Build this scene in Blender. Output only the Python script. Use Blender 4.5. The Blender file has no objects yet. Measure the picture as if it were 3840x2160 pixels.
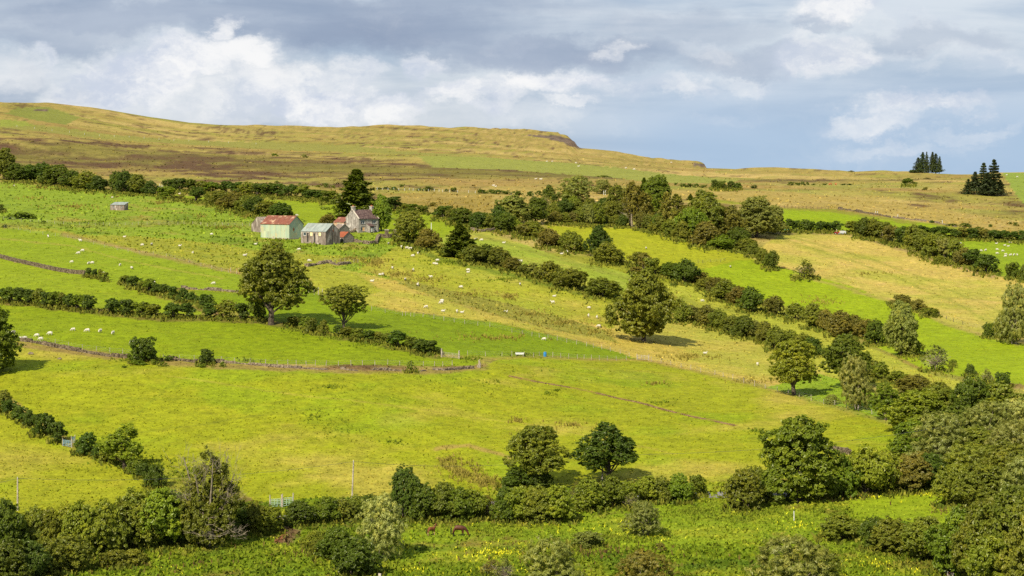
import bpy, math, random
import numpy as np
R = math.radians
sc = bpy.context.scene
C = sc.collection
# ------------------------------------------------------------------ camera, light, exposure
FPX, CX, HY = 7467.0, 1920.0, 680.0        # focal length and horizon row, in pixels of the 3840 x 2160 photograph
CAMZ = 80.0
cam_data = bpy.data.cameras.new('camera'); cam = bpy.data.objects.new('camera', cam_data); C.objects.link(cam)
cam.location = (0, 0, CAMZ); cam.rotation_euler = (R(90), 0, 0)
cam_data.sensor_width = 36; cam_data.lens = 36 * FPX / 3840; cam_data.shift_y = -(1080 - HY) / 3840
cam_data.clip_start = 1; cam_data.clip_end = 90000
sc.camera = cam
SUN_AZ, SUN_EL = 31.0, 43.0                 # degrees left of straight behind the camera, and up
sl = bpy.data.lights.new('sun', 'SUN'); sl.energy = 4.9; sl.angle = R(0.55); sl.color = (1.0, 0.90, 0.70)
so = bpy.data.objects.new('sun', sl); C.objects.link(so)
so.rotation_euler = (R(90 - SUN_EL), 0, -R(SUN_AZ)); so.location = (0, 0, 400)
sc.view_settings.view_transform = 'Standard'; sc.view_settings.look = 'None'
sc.view_settings.exposure = 0.62; sc.view_settings.gamma = 1.0
sc.render.engine = 'CYCLES'
sc.cycles.use_denoising = False
sc.cycles.max_bounces = 5; sc.cycles.diffuse_bounces = 2; sc.cycles.glossy_bounces = 2; sc.cycles.transmission_bounces = 4
w = bpy.data.worlds.new("World"); sc.world = w; w.use_nodes = True
nt = w.node_tree; nt.nodes.clear()
class NB:
    def __init__(s, nt): s.nt = nt
    def n(s, t, **k):
        o = s.nt.nodes.new(t)
        for a, b in k.items(): setattr(o, a, b)
        return o
    def l(s, a, b): s.nt.links.new(a, b)
    def m(s, op, a, b=None, c=None, clamp=False):
        o = s.n('ShaderNodeMath', operation=op); o.use_clamp = clamp
        for i, v in enumerate((a, b, c)):
            if v is None: continue
            if isinstance(v, (int, float)): o.inputs[i].default_value = v
            else: s.l(v, o.inputs[i])
        return o.outputs[0]
    def mix(s, f, a, b, bt='MIX'):
        o = s.n('ShaderNodeMix', data_type='RGBA', blend_type=bt)
        for i, v in ((0, f), (6, a), (7, b)):
            if isinstance(v, (int, float)): o.inputs[i].default_value = v
            elif isinstance(v, tuple): o.inputs[i].default_value = (v + (1,))[:4]
            else: s.l(v, o.inputs[i])
        return o.outputs[2]
    def comb(s, x, y, z):
        o = s.n('ShaderNodeCombineXYZ')
        for i, v in enumerate((x, y, z)):
            if isinstance(v, (int, float)): o.inputs[i].default_value = v
            else: s.l(v, o.inputs[i])
        return o.outputs[0]
    def noise(s, vec, scale, detail=4, rough=0.55, dist=0.0, out='Fac'):
        o = s.n('ShaderNodeTexNoise'); o.inputs['Scale'].default_value = scale; o.inputs['Detail'].default_value = detail
        o.inputs['Roughness'].default_value = rough; o.inputs['Distortion'].default_value = dist
        if vec is not None: s.l(vec, o.inputs['Vector'])
        return o.outputs[out]
    def ramp(s, v, lo, hi, a=0.0, b=1.0, smooth=True):
        o = s.n('ShaderNodeMapRange'); o.interpolation_type = 'SMOOTHSTEP' if smooth else 'LINEAR'
        o.inputs[1].default_value = lo; o.inputs[2].default_value = hi; o.inputs[3].default_value = a; o.inputs[4].default_value = b
        s.l(v, o.inputs[0]); return o.outputs[0]
b = NB(nt)
def S(r, g, bl):                            # sRGB 0..255 -> linear
    f = lambda c: (c / 255 / 12.92) if c / 255 <= 0.04045 else ((c / 255 + 0.055) / 1.055) ** 2.4
    return (f(r), f(g), f(bl))
sky = b.n('ShaderNodeTexSky', sky_type='NISHITA'); sky.sun_disc = False
sky.sun_elevation = R(SUN_EL); sky.sun_rotation = R(180 + SUN_AZ); sky.altitude = 150; sky.air_density = 1.0; sky.dust_density = 1.2; sky.ozone_density = 1.2
geo = b.n('ShaderNodeNewGeometry'); sep = b.n('ShaderNodeSeparateXYZ')
tc = b.n('ShaderNodeTexCoord'); b.l(tc.outputs['Generated'], sep.inputs[0])
# direction -> azimuth (right of north, rad) and elevation (rad): the cloud field lives on the sky sphere
hyp = b.m('SQRT', b.m('ADD', b.m('MULTIPLY', sep.outputs[0], sep.outputs[0]), b.m('MULTIPLY', sep.outputs[1], sep.outputs[1])))
az = b.m('ARCTAN2', sep.outputs[0], sep.outputs[1]); el = b.m('ARCTAN2', sep.outputs[2], hyp)
P0 = b.comb(az, b.m('MULTIPLY', el, 1.5), 0.0)
nz = b.n('ShaderNodeTexNoise'); nz.inputs['Scale'].default_value = 16; nz.inputs['Detail'].default_value = 9; nz.inputs['Roughness'].default_value = 0.64
b.l(P0, nz.inputs['Vector'])
w1 = b.n('ShaderNodeVectorMath', operation='SUBTRACT'); b.l(nz.outputs['Color'], w1.inputs[0]); w1.inputs[1].default_value = (0.5, 0.5, 0.5)
w2 = b.n('ShaderNodeVectorMath', operation='SCALE'); b.l(w1.outputs[0], w2.inputs[0]); w2.inputs['Scale'].default_value = 0.075
w3 = b.n('ShaderNodeVectorMath', operation='ADD'); b.l(P0, w3.inputs[0]); b.l(w2.outputs[0], w3.inputs[1])
PW = w3.outputs[0]
DS = 1.4907
def ang(dx, dy):                            # 2576-wide photo coordinates -> (az, el)
    x = (dx * DS - CX) / FPX; z = (HY - dy * DS) / FPX
    return math.atan2(x, 1), math.atan2(z, math.hypot(x, 1))
def blobs(lst):
    tot = None
    for cx, cy, rx, ry, st in lst:
        a0, e0 = ang(cx, cy)
        s1 = b.n('ShaderNodeVectorMath', operation='SUBTRACT'); b.l(PW, s1.inputs[0]); s1.inputs[1].default_value = (a0, e0 * 1.5, 0)
        s2 = b.n('ShaderNodeVectorMath', operation='MULTIPLY'); b.l(s1.outputs[0], s2.inputs[0]); s2.inputs[1].default_value = (FPX / (rx * DS), FPX / (ry * DS * 1.5), 0)
        ln = b.n('ShaderNodeVectorMath', operation='LENGTH'); b.l(s2.outputs[0], ln.inputs[0])
        v = b.ramp(ln.outputs['Value'], 1.30, 0.35, 0, st)
        tot = v if tot is None else b.m('SMOOTH_MAX', tot, v, 0.15)
    return tot
white = blobs([(330,190,190,88,1),(490,155,170,72,1),(560,240,190,60,.7),(700,210,160,50,.75),(230,262,160,40,.55),(610,75,45,55,.9),(640,150,90,50,.85),(215,215,120,45,.7),(100,130,45,35,.75),
    (800,262,170,54,1),(870,200,90,45,.6),(1040,172,90,38,.9),(1010,285,100,40,.8),(1190,245,180,42,.95),(1360,215,170,42,1),(1490,212,80,30,.85),
    (2105,15,130,60,1),(2080,150,130,62,.95),(2040,100,60,30,.7),(2340,268,200,34,.8),(2210,300,170,34,.6),(2450,330,160,24,.4),(2300,360,240,22,.35),(2572,185,30,20,.8),(1870,212,90,30,.5),(1530,125,60,24,.55),(1250,110,200,30,.25),(1750,120,200,36,.35),(2250,70,260,40,.4),(2450,170,200,36,.45),(60,170,160,60,.6),(1650,230,200,36,.6),
    (560,300,300,30,.45),(2440,250,60,22,.6),(1300,290,260,30,.45),(2300,140,250,25,.45),(1750,310,150,30,.35),(1440,262,90,20,.7)])
dark = blobs([(700,10,900,60,.9),(250,40,400,60,.85),(950,70,480,85,1),(1350,130,420,62,.9),(120,85,260,45,.7),(500,40,420,45,.7),(1900,150,300,50,.6),(2060,60,60,30,.6),(1700,60,350,60,.5),(2350,110,260,40,.5),
    (200,240,60,30,.5),(700,190,60,30,.35),(50,200,90,60,.4)])
fine = b.noise(PW, 9, 8, 0.6)
strat = b.noise(b.comb(b.m('MULTIPLY', az, 2.2), b.m('MULTIPLY', el, 13.0), 3.1), 3.2, 6, 0.55, 0.4)
rightclear = b.m('MULTIPLY', b.ramp(az, -0.04, 0.10), b.ramp(el, 0.075, 0.018))
EX = 1 / 2 ** 0.62
def E(c, k=1.0): return tuple(v * EX * k for v in c)
nish = b.n('ShaderNodeVectorMath', operation='SCALE'); b.l(sky.outputs[0], nish.inputs[0]); nish.inputs['Scale'].default_value = 0.105
base = b.mix(b.ramp(strat, 0.32, 0.66), E(S(162,180,205)), E(S(218,224,233)))
base = b.mix(b.m('MULTIPLY', rightclear, 0.9), base, b.mix(b.ramp(el, 0.0, 0.06), E(S(166,198,232)), E(S(156,184,222))))
veil = b.mix(0.86, nish.outputs[0], base)
c1 = b.mix(b.m('MULTIPLY', dark, b.ramp(fine, 0.15, 0.6, 0.72, 1.0)), veil, b.mix(b.ramp(strat, 0.25, 0.8), E(S(146,162,187)), E(S(170,184,205))))
wc = b.mix(b.ramp(b.noise(PW, 20, 8, 0.6), 0.36, 0.60), E(S(204,213,229)), E(S(250,250,250)))
crisp = b.noise(PW, 34, 9, 0.66)
edge = b.m('ADD', white, b.m('ADD', b.m('MULTIPLY', b.m('SUBTRACT', fine, 0.5), 1.5), b.m('MULTIPLY', b.m('SUBTRACT', crisp, 0.5), 0.55)))
c2 = b.mix(b.m('MULTIPLY', b.ramp(edge, 0.02, 1.12), 0.97), c1, wc)
bg = b.n('ShaderNodeBackground'); b.l(c2, bg.inputs[0]); bg.inputs[1].default_value = 1.0
out = b.n('ShaderNodeOutputWorld'); b.l(bg.outputs[0], out.inputs[0])

# ------------------------------------------------------------------ helpers
rng = np.random.default_rng(7)
random.seed(5)
def tag(o, label=None, cat=None, group=None, kind=None):
    if label: o['label'] = label
    if cat: o['category'] = cat
    if group: o['group'] = group
    if kind: o['kind'] = kind
    return o
def np_mesh(name, V, F, mats, mi=None, smooth=False, attrs=None):
    """F: list of (n, k) index arrays"""
    me = bpy.data.meshes.new(name)
    V = np.asarray(V, np.float32); me.vertices.add(len(V)); me.vertices.foreach_set('co', V.ravel())
    F = [np.asarray(f, np.int32) for f in F if len(f)]
    idx = np.concatenate([f.ravel() for f in F]); cnt = np.concatenate([np.full(len(f), f.shape[1], np.int32) for f in F])
    st = np.concatenate([[0], np.cumsum(cnt)[:-1]]).astype(np.int32)
    me.loops.add(len(idx)); me.loops.foreach_set('vertex_index', idx)
    me.polygons.add(len(cnt)); me.polygons.foreach_set('loop_start', st); me.polygons.foreach_set('loop_total', cnt)
    if mi is not None: me.polygons.foreach_set('material_index', np.asarray(mi, np.int32))
    me.polygons.foreach_set('use_smooth', np.full(len(cnt), smooth, bool))
    me.update(calc_edges=True)
    for m in (mats if isinstance(mats, (list, tuple)) else [mats]): me.materials.append(m)
    for an, av in (attrs or {}).items():
        a = me.attributes.new(an, 'FLOAT_COLOR', 'POINT'); av = np.asarray(av, np.float32)
        if av.shape[1] == 3: av = np.concatenate([av, np.ones((len(av), 1), np.float32)], 1)
        a.data.foreach_set('color', av.ravel())
    return me
def link(name, me, parent=None, loc=None):
    o = bpy.data.objects.new(name, me); C.objects.link(o)
    if parent: o.parent = parent
    if loc is not None: o.location = loc
    return o
def empty(name, loc, rz=0, label=None, cat=None, group=None):
    o = bpy.data.objects.new(name, None); C.objects.link(o); o.location = loc; o.rotation_euler = (0, 0, rz); o.empty_display_size = 0.3
    return tag(o, label, cat, group)
class MB:
    """collects boxes, tubes, quads; build() links ONE mesh object"""
    def __init__(s): s.V = []; s.F = []; s.n = 0
    def add(s, V, F):
        V = np.asarray(V, float); s.V.append(V)
        for f in F: s.F.append(tuple(i + s.n for i in f))
        s.n += len(V); return s
    def box(s, x0, x1, y0, y1, z0, z1, jit=0):
        V = np.array([(x, y, z) for z in (z0, z1) for y in (y0, y1) for x in (x0, x1)], float)
        if jit: V += rng.uniform(-jit, jit, V.shape)
        return s.add(V, [(0,2,3,1),(4,5,7,6),(0,1,5,4),(2,6,7,3),(0,4,6,2),(1,3,7,5)])
    def tube(s, P, rad, k=6, cap=True):
        P = np.asarray(P, float); rad = np.broadcast_to(np.asarray(rad, float), (len(P),))
        T = np.gradient(P, axis=0); T /= np.linalg.norm(T, axis=1)[:, None] + 1e-9
        ref = np.array([0.31, 0.95, 0.05]) if abs(T[0][2]) > 0.5 else np.array([0, 0, 1.0])
        rings = []
        for p, t, r in zip(P, T, rad):
            u = np.cross(t, ref); u /= np.linalg.norm(u) + 1e-9; v = np.cross(t, u)
            a = np.arange(k) * 2 * math.pi / k
            rings.append(p + r * (np.cos(a)[:, None] * u + np.sin(a)[:, None] * v))
        F = [(i*k+j, i*k+(j+1)%k, (i+1)*k+(j+1)%k, (i+1)*k+j) for i in range(len(P)-1) for j in range(k)]
        if cap: F += [tuple(range(k))[::-1], tuple((len(P)-1)*k + j for j in range(k))]
        return s.add(np.concatenate(rings), F)
    def poly(s, pts): return s.add(pts, [tuple(range(len(pts)))])
    def prism(s, prof, y0, y1, axis='y'):
        """profile in x,z extruded along y"""
        n = len(prof)
        f = (lambda p, y: (p[0], y, p[1])) if axis == 'y' else (lambda p, y: (y, p[0], p[1]))
        V = [f(p, y0) for p in prof] + [f(p, y1) for p in prof]
        return s.add(V, [tuple(range(n))[::-1], tuple(range(n, 2*n))] + [(i, (i+1) % n, n+(i+1) % n, n+i) for i in range(n)])
    def mesh(s, name, mats, smooth=False):
        me = bpy.data.meshes.new(name); me.from_pydata(np.concatenate(s.V).tolist(), [], s.F)
        for m in (mats if isinstance(mats, (list, tuple)) else [mats]): me.materials.append(m)
        if smooth: me.polygons.foreach_set('use_smooth', [True] * len(me.polygons))
        me.update(); return me
    def build(s, name, mats, parent=None, smooth=False, loc=None): return link(name, s.mesh(name, mats, smooth), parent, loc)
def vnoise(x, y, seed=0):
    """smooth value noise in about -1..1"""
    x = np.asarray(x, float); y = np.asarray(y, float)
    xi = np.floor(x).astype(np.int64); yi = np.floor(y).astype(np.int64); fx = x - xi; fy = y - yi
    fx = fx*fx*(3-2*fx); fy = fy*fy*(3-2*fy)
    def h(a, b_):
        n = (a * 374761393 + b_ * 668265263 + seed * 974634777) & 0xffffffff
        n = ((n ^ (n >> 13)) * 1274126177) & 0xffffffff
        return ((n ^ (n >> 16)) & 0xffff) / 32767.5 - 1
    return (h(xi,yi)*(1-fx)+h(xi+1,yi)*fx)*(1-fy) + (h(xi,yi+1)*(1-fx)+h(xi+1,yi+1)*fx)*fy
def fbm(x, y, seed=0, o=4):
    t = 0; a = 0.5; tot = 0
    for i in range(o): t = t + a*vnoise(x*2**i+i*17.3, y*2**i-i*9.1, seed+i); tot += a; a *= 0.5
    return t / tot
# ------------------------------------------------------------------ the lie of the land
SKY_X = np.array([-4000,-600,0,205,410,559,708,820,960,1267,1461,1640,1983,2087,2132,2176,2311,2460,2519,2594,2639,2650,2758,2907,3056,3205,3309,3429,3548,3652,3727,3840,4500,8000])
SKY_Y = np.array([420,385,378,384,409,437,459,467,469,476,470,474,484,496,514,557,569,590,597,599,608,623,628,629,634,641,638,642,650,649,643,643,640,600])
SKD_X = [-4000,0,800,1300,2000,2176,2460,2650,2900,3480,3840,8000]; SKD_Y = [1700,1750,2200,2600,3000,2700,2250,2000,1800,1500,1560,1500]
cols = {
 -3000: ([700,900,1100,1250,1400,1700,2000,2200,3000], [1000,720,560,480,420,350,300,262,170]),
 0:   ([700,750,800,900,1000,1100,1250,1400,1700,1880,2000,2200,3000], [985,860,770,660,578,520,455,412,356,325,298,262,170]),
 1400:([700,750,800,900,1000,1100,1250,1400,1700,1880,2000,2200,3000], [985,870,780,660,580,522,462,415,356,325,298,262,170]),
 2200:([700,750,800,900,1000,1100,1250,1400,1700,1880,2000,2200,3000], [1040,920,830,720,645,590,520,440,360,325,297,262,170]),
 2900:([700,740,800,880,1000,1150,1250,1400,1500,1700,1880,2000,2200,3000], [1090,985,885,800,715,630,575,470,415,350,320,295,262,170]),
 3840:([700,740,800,870,950,1000,1100,1200,1300,1400,1500,1700,1880,2000,2200,3000], [1190,1060,950,865,800,750,680,605,530,450,400,345,315,292,262,170]),
 7000:([700,800,950,1100,1300,1400,1700,2000,2200,3000], [1190,950,800,690,560,480,350,292,262,170])}
GX = np.arange(-3000, 7001, 25.0); GY = np.arange(500, 3001, 5.0)
ck = sorted(cols); tabl = np.array([np.interp(GY, cols[k][0], np.log(cols[k][1])) for k in ck])
# below row 700 comes the table, above it the run up to the skyline (added later)
LD = np.array([np.interp(GX, ck, tabl[:, j]) for j in range(len(GY))])      # rows y, cols x
def blur(A, s, axis):
    k = np.exp(-0.5*(np.arange(-3*s, 3*s+1)/s)**2); k /= k.sum(); n = len(k)//2
    P = np.pad(A, [(n, n) if a == axis else (0, 0) for a in (0, 1)], mode='reflect', reflect_type='odd')
    return np.apply_along_axis(lambda v: np.convolve(v, k, 'valid'), axis, P)
LD = blur(blur(LD, 5, 0), 10, 1)
def bil(px, py):
    fx = np.clip((px-GX[0])/25.0, 0, len(GX)-1.001); fy = np.clip((py-GY[0])/5.0, 0, len(GY)-1.001)
    i = fx.astype(int); j = fy.astype(int); a = fx-i; c = fy-j
    return (LD[j,i]*(1-a)+LD[j,i+1]*a)*(1-c) + (LD[j+1,i]*(1-a)+LD[j+1,i+1]*a)*c
def skyl(px): return np.interp(px, SKY_X, SKY_Y)
SKS_X = np.arange(-4000, 8001, 20.); _k = np.exp(-0.5*(np.arange(-45, 46)/15.0)**2); _k /= _k.sum()
SKS_Y = np.convolve(np.pad(np.interp(SKS_X, SKY_X, SKY_Y), 45, mode='edge'), _k, 'valid')
def Dpx(px, py):
    px = np.asarray(px, float); py = np.asarray(py, float); px, py = np.broadcast_arrays(px, py)
    y0 = 730.0
    L0 = bil(px, np.full_like(px, y0)); Lb = bil(px, np.maximum(py, y0))
    ys = np.interp(px, SKS_X, SKS_Y); Ls = np.log(np.interp(px, SKD_X, SKD_Y))
    t = np.clip((y0 - py) / np.maximum(y0 - ys, 20), 0, 1.6)
    slope = np.clip((bil(px, np.full_like(px, y0)) - bil(px, np.full_like(px, y0+20.))) / 20 * np.maximum(y0-ys, 20) , 0, (Ls-L0)*0.95)
    up = L0 + slope*t + (Ls-L0-slope)*t**2.2
    return np.exp(np.where(py >= y0, Lb, up))
def relief(X, Y):
    far = np.clip((Y-850)/500, 0, 1)
    return (fbm(X/27, Y/27, 3, 3)*0.55*(1-far*.8) + fbm(X/150, Y/110, 13, 3)*3.0*far + fbm(X/7, Y/7, 9, 2)*0.13*(1-far))*np.clip((Y-150)/100,0,1)
def world(px, py, lift=0.0):
    px = np.asarray(px, float); py = np.asarray(py, float)
    D = Dpx(px, py); X = (px-CX)/FPX*D; Z = CAMZ - (py-HY)/FPX*D
    return np.stack([X, D, Z + relief(X, D) + lift], -1)
def pxm(px, py): return float(FPX / Dpx(px, py))
def ground(X, Y):
    """height of the land at a world position"""
    X = np.asarray(X, float); Y = np.asarray(Y, float); px = CX + FPX*X/Y
    lo = skyl(px) + 0.0; hi = np.full_like(px, 3000.0)
    for _ in range(34):
        m = (lo+hi)/2; d = Dpx(px, m); up = d > Y; lo = np.where(up, m, lo); hi = np.where(up, hi, m)
    return CAMZ - ((lo+hi)/2-HY)/FPX*Y + relief(X, Y)
# ------------------------------------------------------------------ materials
def mat(name, col=None, rough=0.8, spec=0.3, build=None, metal=0.0):
    m = bpy.data.materials.new(name); m.use_nodes = True; t = m.node_tree; p = t.nodes['Principled BSDF']
    p.inputs['Roughness'].default_value = rough; p.inputs['Specular IOR Level'].default_value = spec; p.inputs['Metallic'].default_value = metal
    if col: p.inputs['Base Color'].default_value = (*col, 1)
    if build: build(NB(t), p)
    return m
def noisy(name, c0, c1, scale, rough=0.85, detail=6, bump=0.0, lo=0.35, hi=0.65, spec=0.2, stretch=(1,1,1), c2=None, s2=1.0):
    def bd(b, p):
        tc = b.n('ShaderNodeTexCoord'); v = tc.outputs['Object']
        if stretch != (1,1,1):
            mp = b.n('ShaderNodeMapping'); mp.inputs['Scale'].default_value = stretch; b.l(v, mp.inputs[0]); v = mp.outputs[0]
        n = b.noise(v, scale, detail, 0.65); c = b.mix(b.ramp(n, lo, hi), c0, c1)
        if c2: c = b.mix(b.ramp(b.noise(v, s2, 4, 0.6), 0.52, 0.66), c, c2)
        b.l(c, p.inputs['Base Color'])
        if bump:
            bp = b.n('ShaderNodeBump'); bp.inputs['Strength'].default_value = 1; bp.inputs['Distance'].default_value = bump
            b.l(n, bp.inputs['Height']); b.l(bp.outputs[0], p.inputs['Normal'])
    return mat(name, None, rough, spec, bd)
ALB = 1 / 1.95
def T(r, g, bl, k=1.0):
    r = min(255, r*1.02); bl = bl*1.08+3; return tuple(v*ALB*k for v in S(r, g, bl))
def bd_ground(b, p):
    at = b.n('ShaderNodeAttribute'); at.attribute_name = 'Col'
    g = b.n('ShaderNodeNewGeometry'); pos = g.outputs['Position']
    n1 = b.noise(pos, 0.055, 5, 0.6); n2 = b.noise(pos, 0.42, 5, 0.7); n3 = b.noise(pos, 1.9, 4, 0.75)
    ro = at.outputs['Alpha']
    amp = b.m('ADD', 0.8, b.m('MULTIPLY', ro, 0.25))
    v = b.m('ADD', b.m('MULTIPLY', b.m('SUBTRACT', n1, 0.5), 0.55), b.m('ADD', b.m('MULTIPLY', b.m('SUBTRACT', n2, 0.5), 1.75), b.m('MULTIPLY', b.m('SUBTRACT', n3, 0.5), 1.5)))
    f = b.m('ADD', 1.0, b.m('MULTIPLY', v, amp))
    f = b.m('MAXIMUM', f, 0.3)
    fc = b.comb(f, f, f)
    c = b.mix(1.0, at.outputs['Color'], fc, 'MULTIPLY')
    n4 = b.noise(pos, 0.16, 6, 0.7)
    c = b.mix(b.m('MULTIPLY', b.ramp(n4, 0.5, 0.72), 0.42), c, b.mix(1.0, c, (1.35, 1.12, 2.2), 'MULTIPLY'))     # drier, paler patches
    n5 = b.noise(pos, 0.23, 6, 0.7, 0.3)
    c = b.mix(b.m('MULTIPLY', b.ramp(n5, 0.52, 0.7), 0.4), c, b.mix(1.0, c, (0.76, 0.87, 0.6), 'MULTIPLY'))      # lusher patches
    b.l(c, p.inputs['Base Color'])
    bp = b.n('ShaderNodeBump'); bp.inputs['Distance'].default_value = 0.45; bp.inputs['Strength'].default_value = 0.7
    b.l(b.m('ADD', n2, b.m('MULTIPLY', n3, 0.5)), bp.inputs['Height']); b.l(bp.outputs[0], p.inputs['Normal'])
M_ground = mat('grassland', None, 0.95, 0.1, bd_ground)
def bd_blade(b, p):
    at = b.n('ShaderNodeAttribute'); at.attribute_name = 'Col'; b.l(at.outputs['Color'], p.inputs['Base Color'])
M_blade = mat('grass_blades', None, 0.8, 0.15, bd_blade)
def leafmat(name, trans=0.3, var=0.55):
    m = bpy.data.materials.new(name); m.use_nodes = True; t = m.node_tree; t.nodes.clear(); b = NB(t)
    oi = b.n('ShaderNodeObjectInfo'); at = b.n('ShaderNodeAttribute'); at.attribute_name = 'Var'
    sp = b.n('ShaderNodeSeparateColor'); b.l(at.outputs['Color'], sp.inputs[0])
    f = b.m('ADD', 1 - var*0.5, b.m('MULTIPLY', sp.outputs[0], var))
    c = b.mix(1.0, oi.outputs['Color'], b.comb(f, f, f), 'MULTIPLY')
    c = b.mix(b.m('MULTIPLY', sp.outputs[1], 0.55), c, b.mix(1.0, c, (1.75, 1.35, 0.9), 'MULTIPLY'))
    d = b.n('ShaderNodeBsdfDiffuse'); tr = b.n('ShaderNodeBsdfTranslucent'); gl = b.n('ShaderNodeBsdfGlossy'); gl.inputs['Roughness'].default_value = 0.45
    b.l(c, d.inputs[0]); b.l(b.mix(1.0, c, (1.25, 1.3, 0.6), 'MULTIPLY'), tr.inputs[0]); gl.inputs[0].default_value = (0.6, 0.6, 0.5, 1)
    m1 = b.n('ShaderNodeMixShader'); m1.inputs[0].default_value = trans; b.l(d.outputs[0], m1.inputs[1]); b.l(tr.outputs[0], m1.inputs[2])
    m2 = b.n('ShaderNodeMixShader'); m2.inputs[0].default_value = 0.035; b.l(m1.outputs[0], m2.inputs[1]); b.l(gl.outputs[0], m2.inputs[2])
    o = b.n('ShaderNodeOutputMaterial'); b.l(m2.outputs[0], o.inputs[0]); return m
M_leaf = leafmat('leaves', .38); M_needle = leafmat('needles', 0.12, 0.6)
M_bark = noisy('bark', (0.035,0.026,0.018), (0.12,0.095,0.07), 3.0, 0.9)
M_palebark = noisy('pale_bark', (0.16,0.13,0.10), (0.34,0.29,0.22), 4.0, 0.85)
M_twig = noisy('dead_twigs', (0.20,0.165,0.11), (0.40,0.34,0.25), 2.0, 0.9)
M_post = noisy('weathered_post', (0.20,0.17,0.13), (0.46,0.41,0.33), 5.0, 0.9)
M_wire = mat('fence_wire', (0.25,0.25,0.24), 0.5, 0.5)
M_stone = noisy('dry_stone', (0.04,0.03,0.019), (0.21,0.165,0.105), 1.7, 0.95, 5, 0, 0.3, 0.7)
M_pstone = noisy('pale_stone', (0.06,0.045,0.032), (0.27,0.215,0.15), 1.9, 0.95, 5, 0, 0.3, 0.68)
M_earth = noisy('bare_earth', (0.09,0.055,0.028), (0.24,0.155,0.08), 1.1, 0.95, 6, 0.1)

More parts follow.
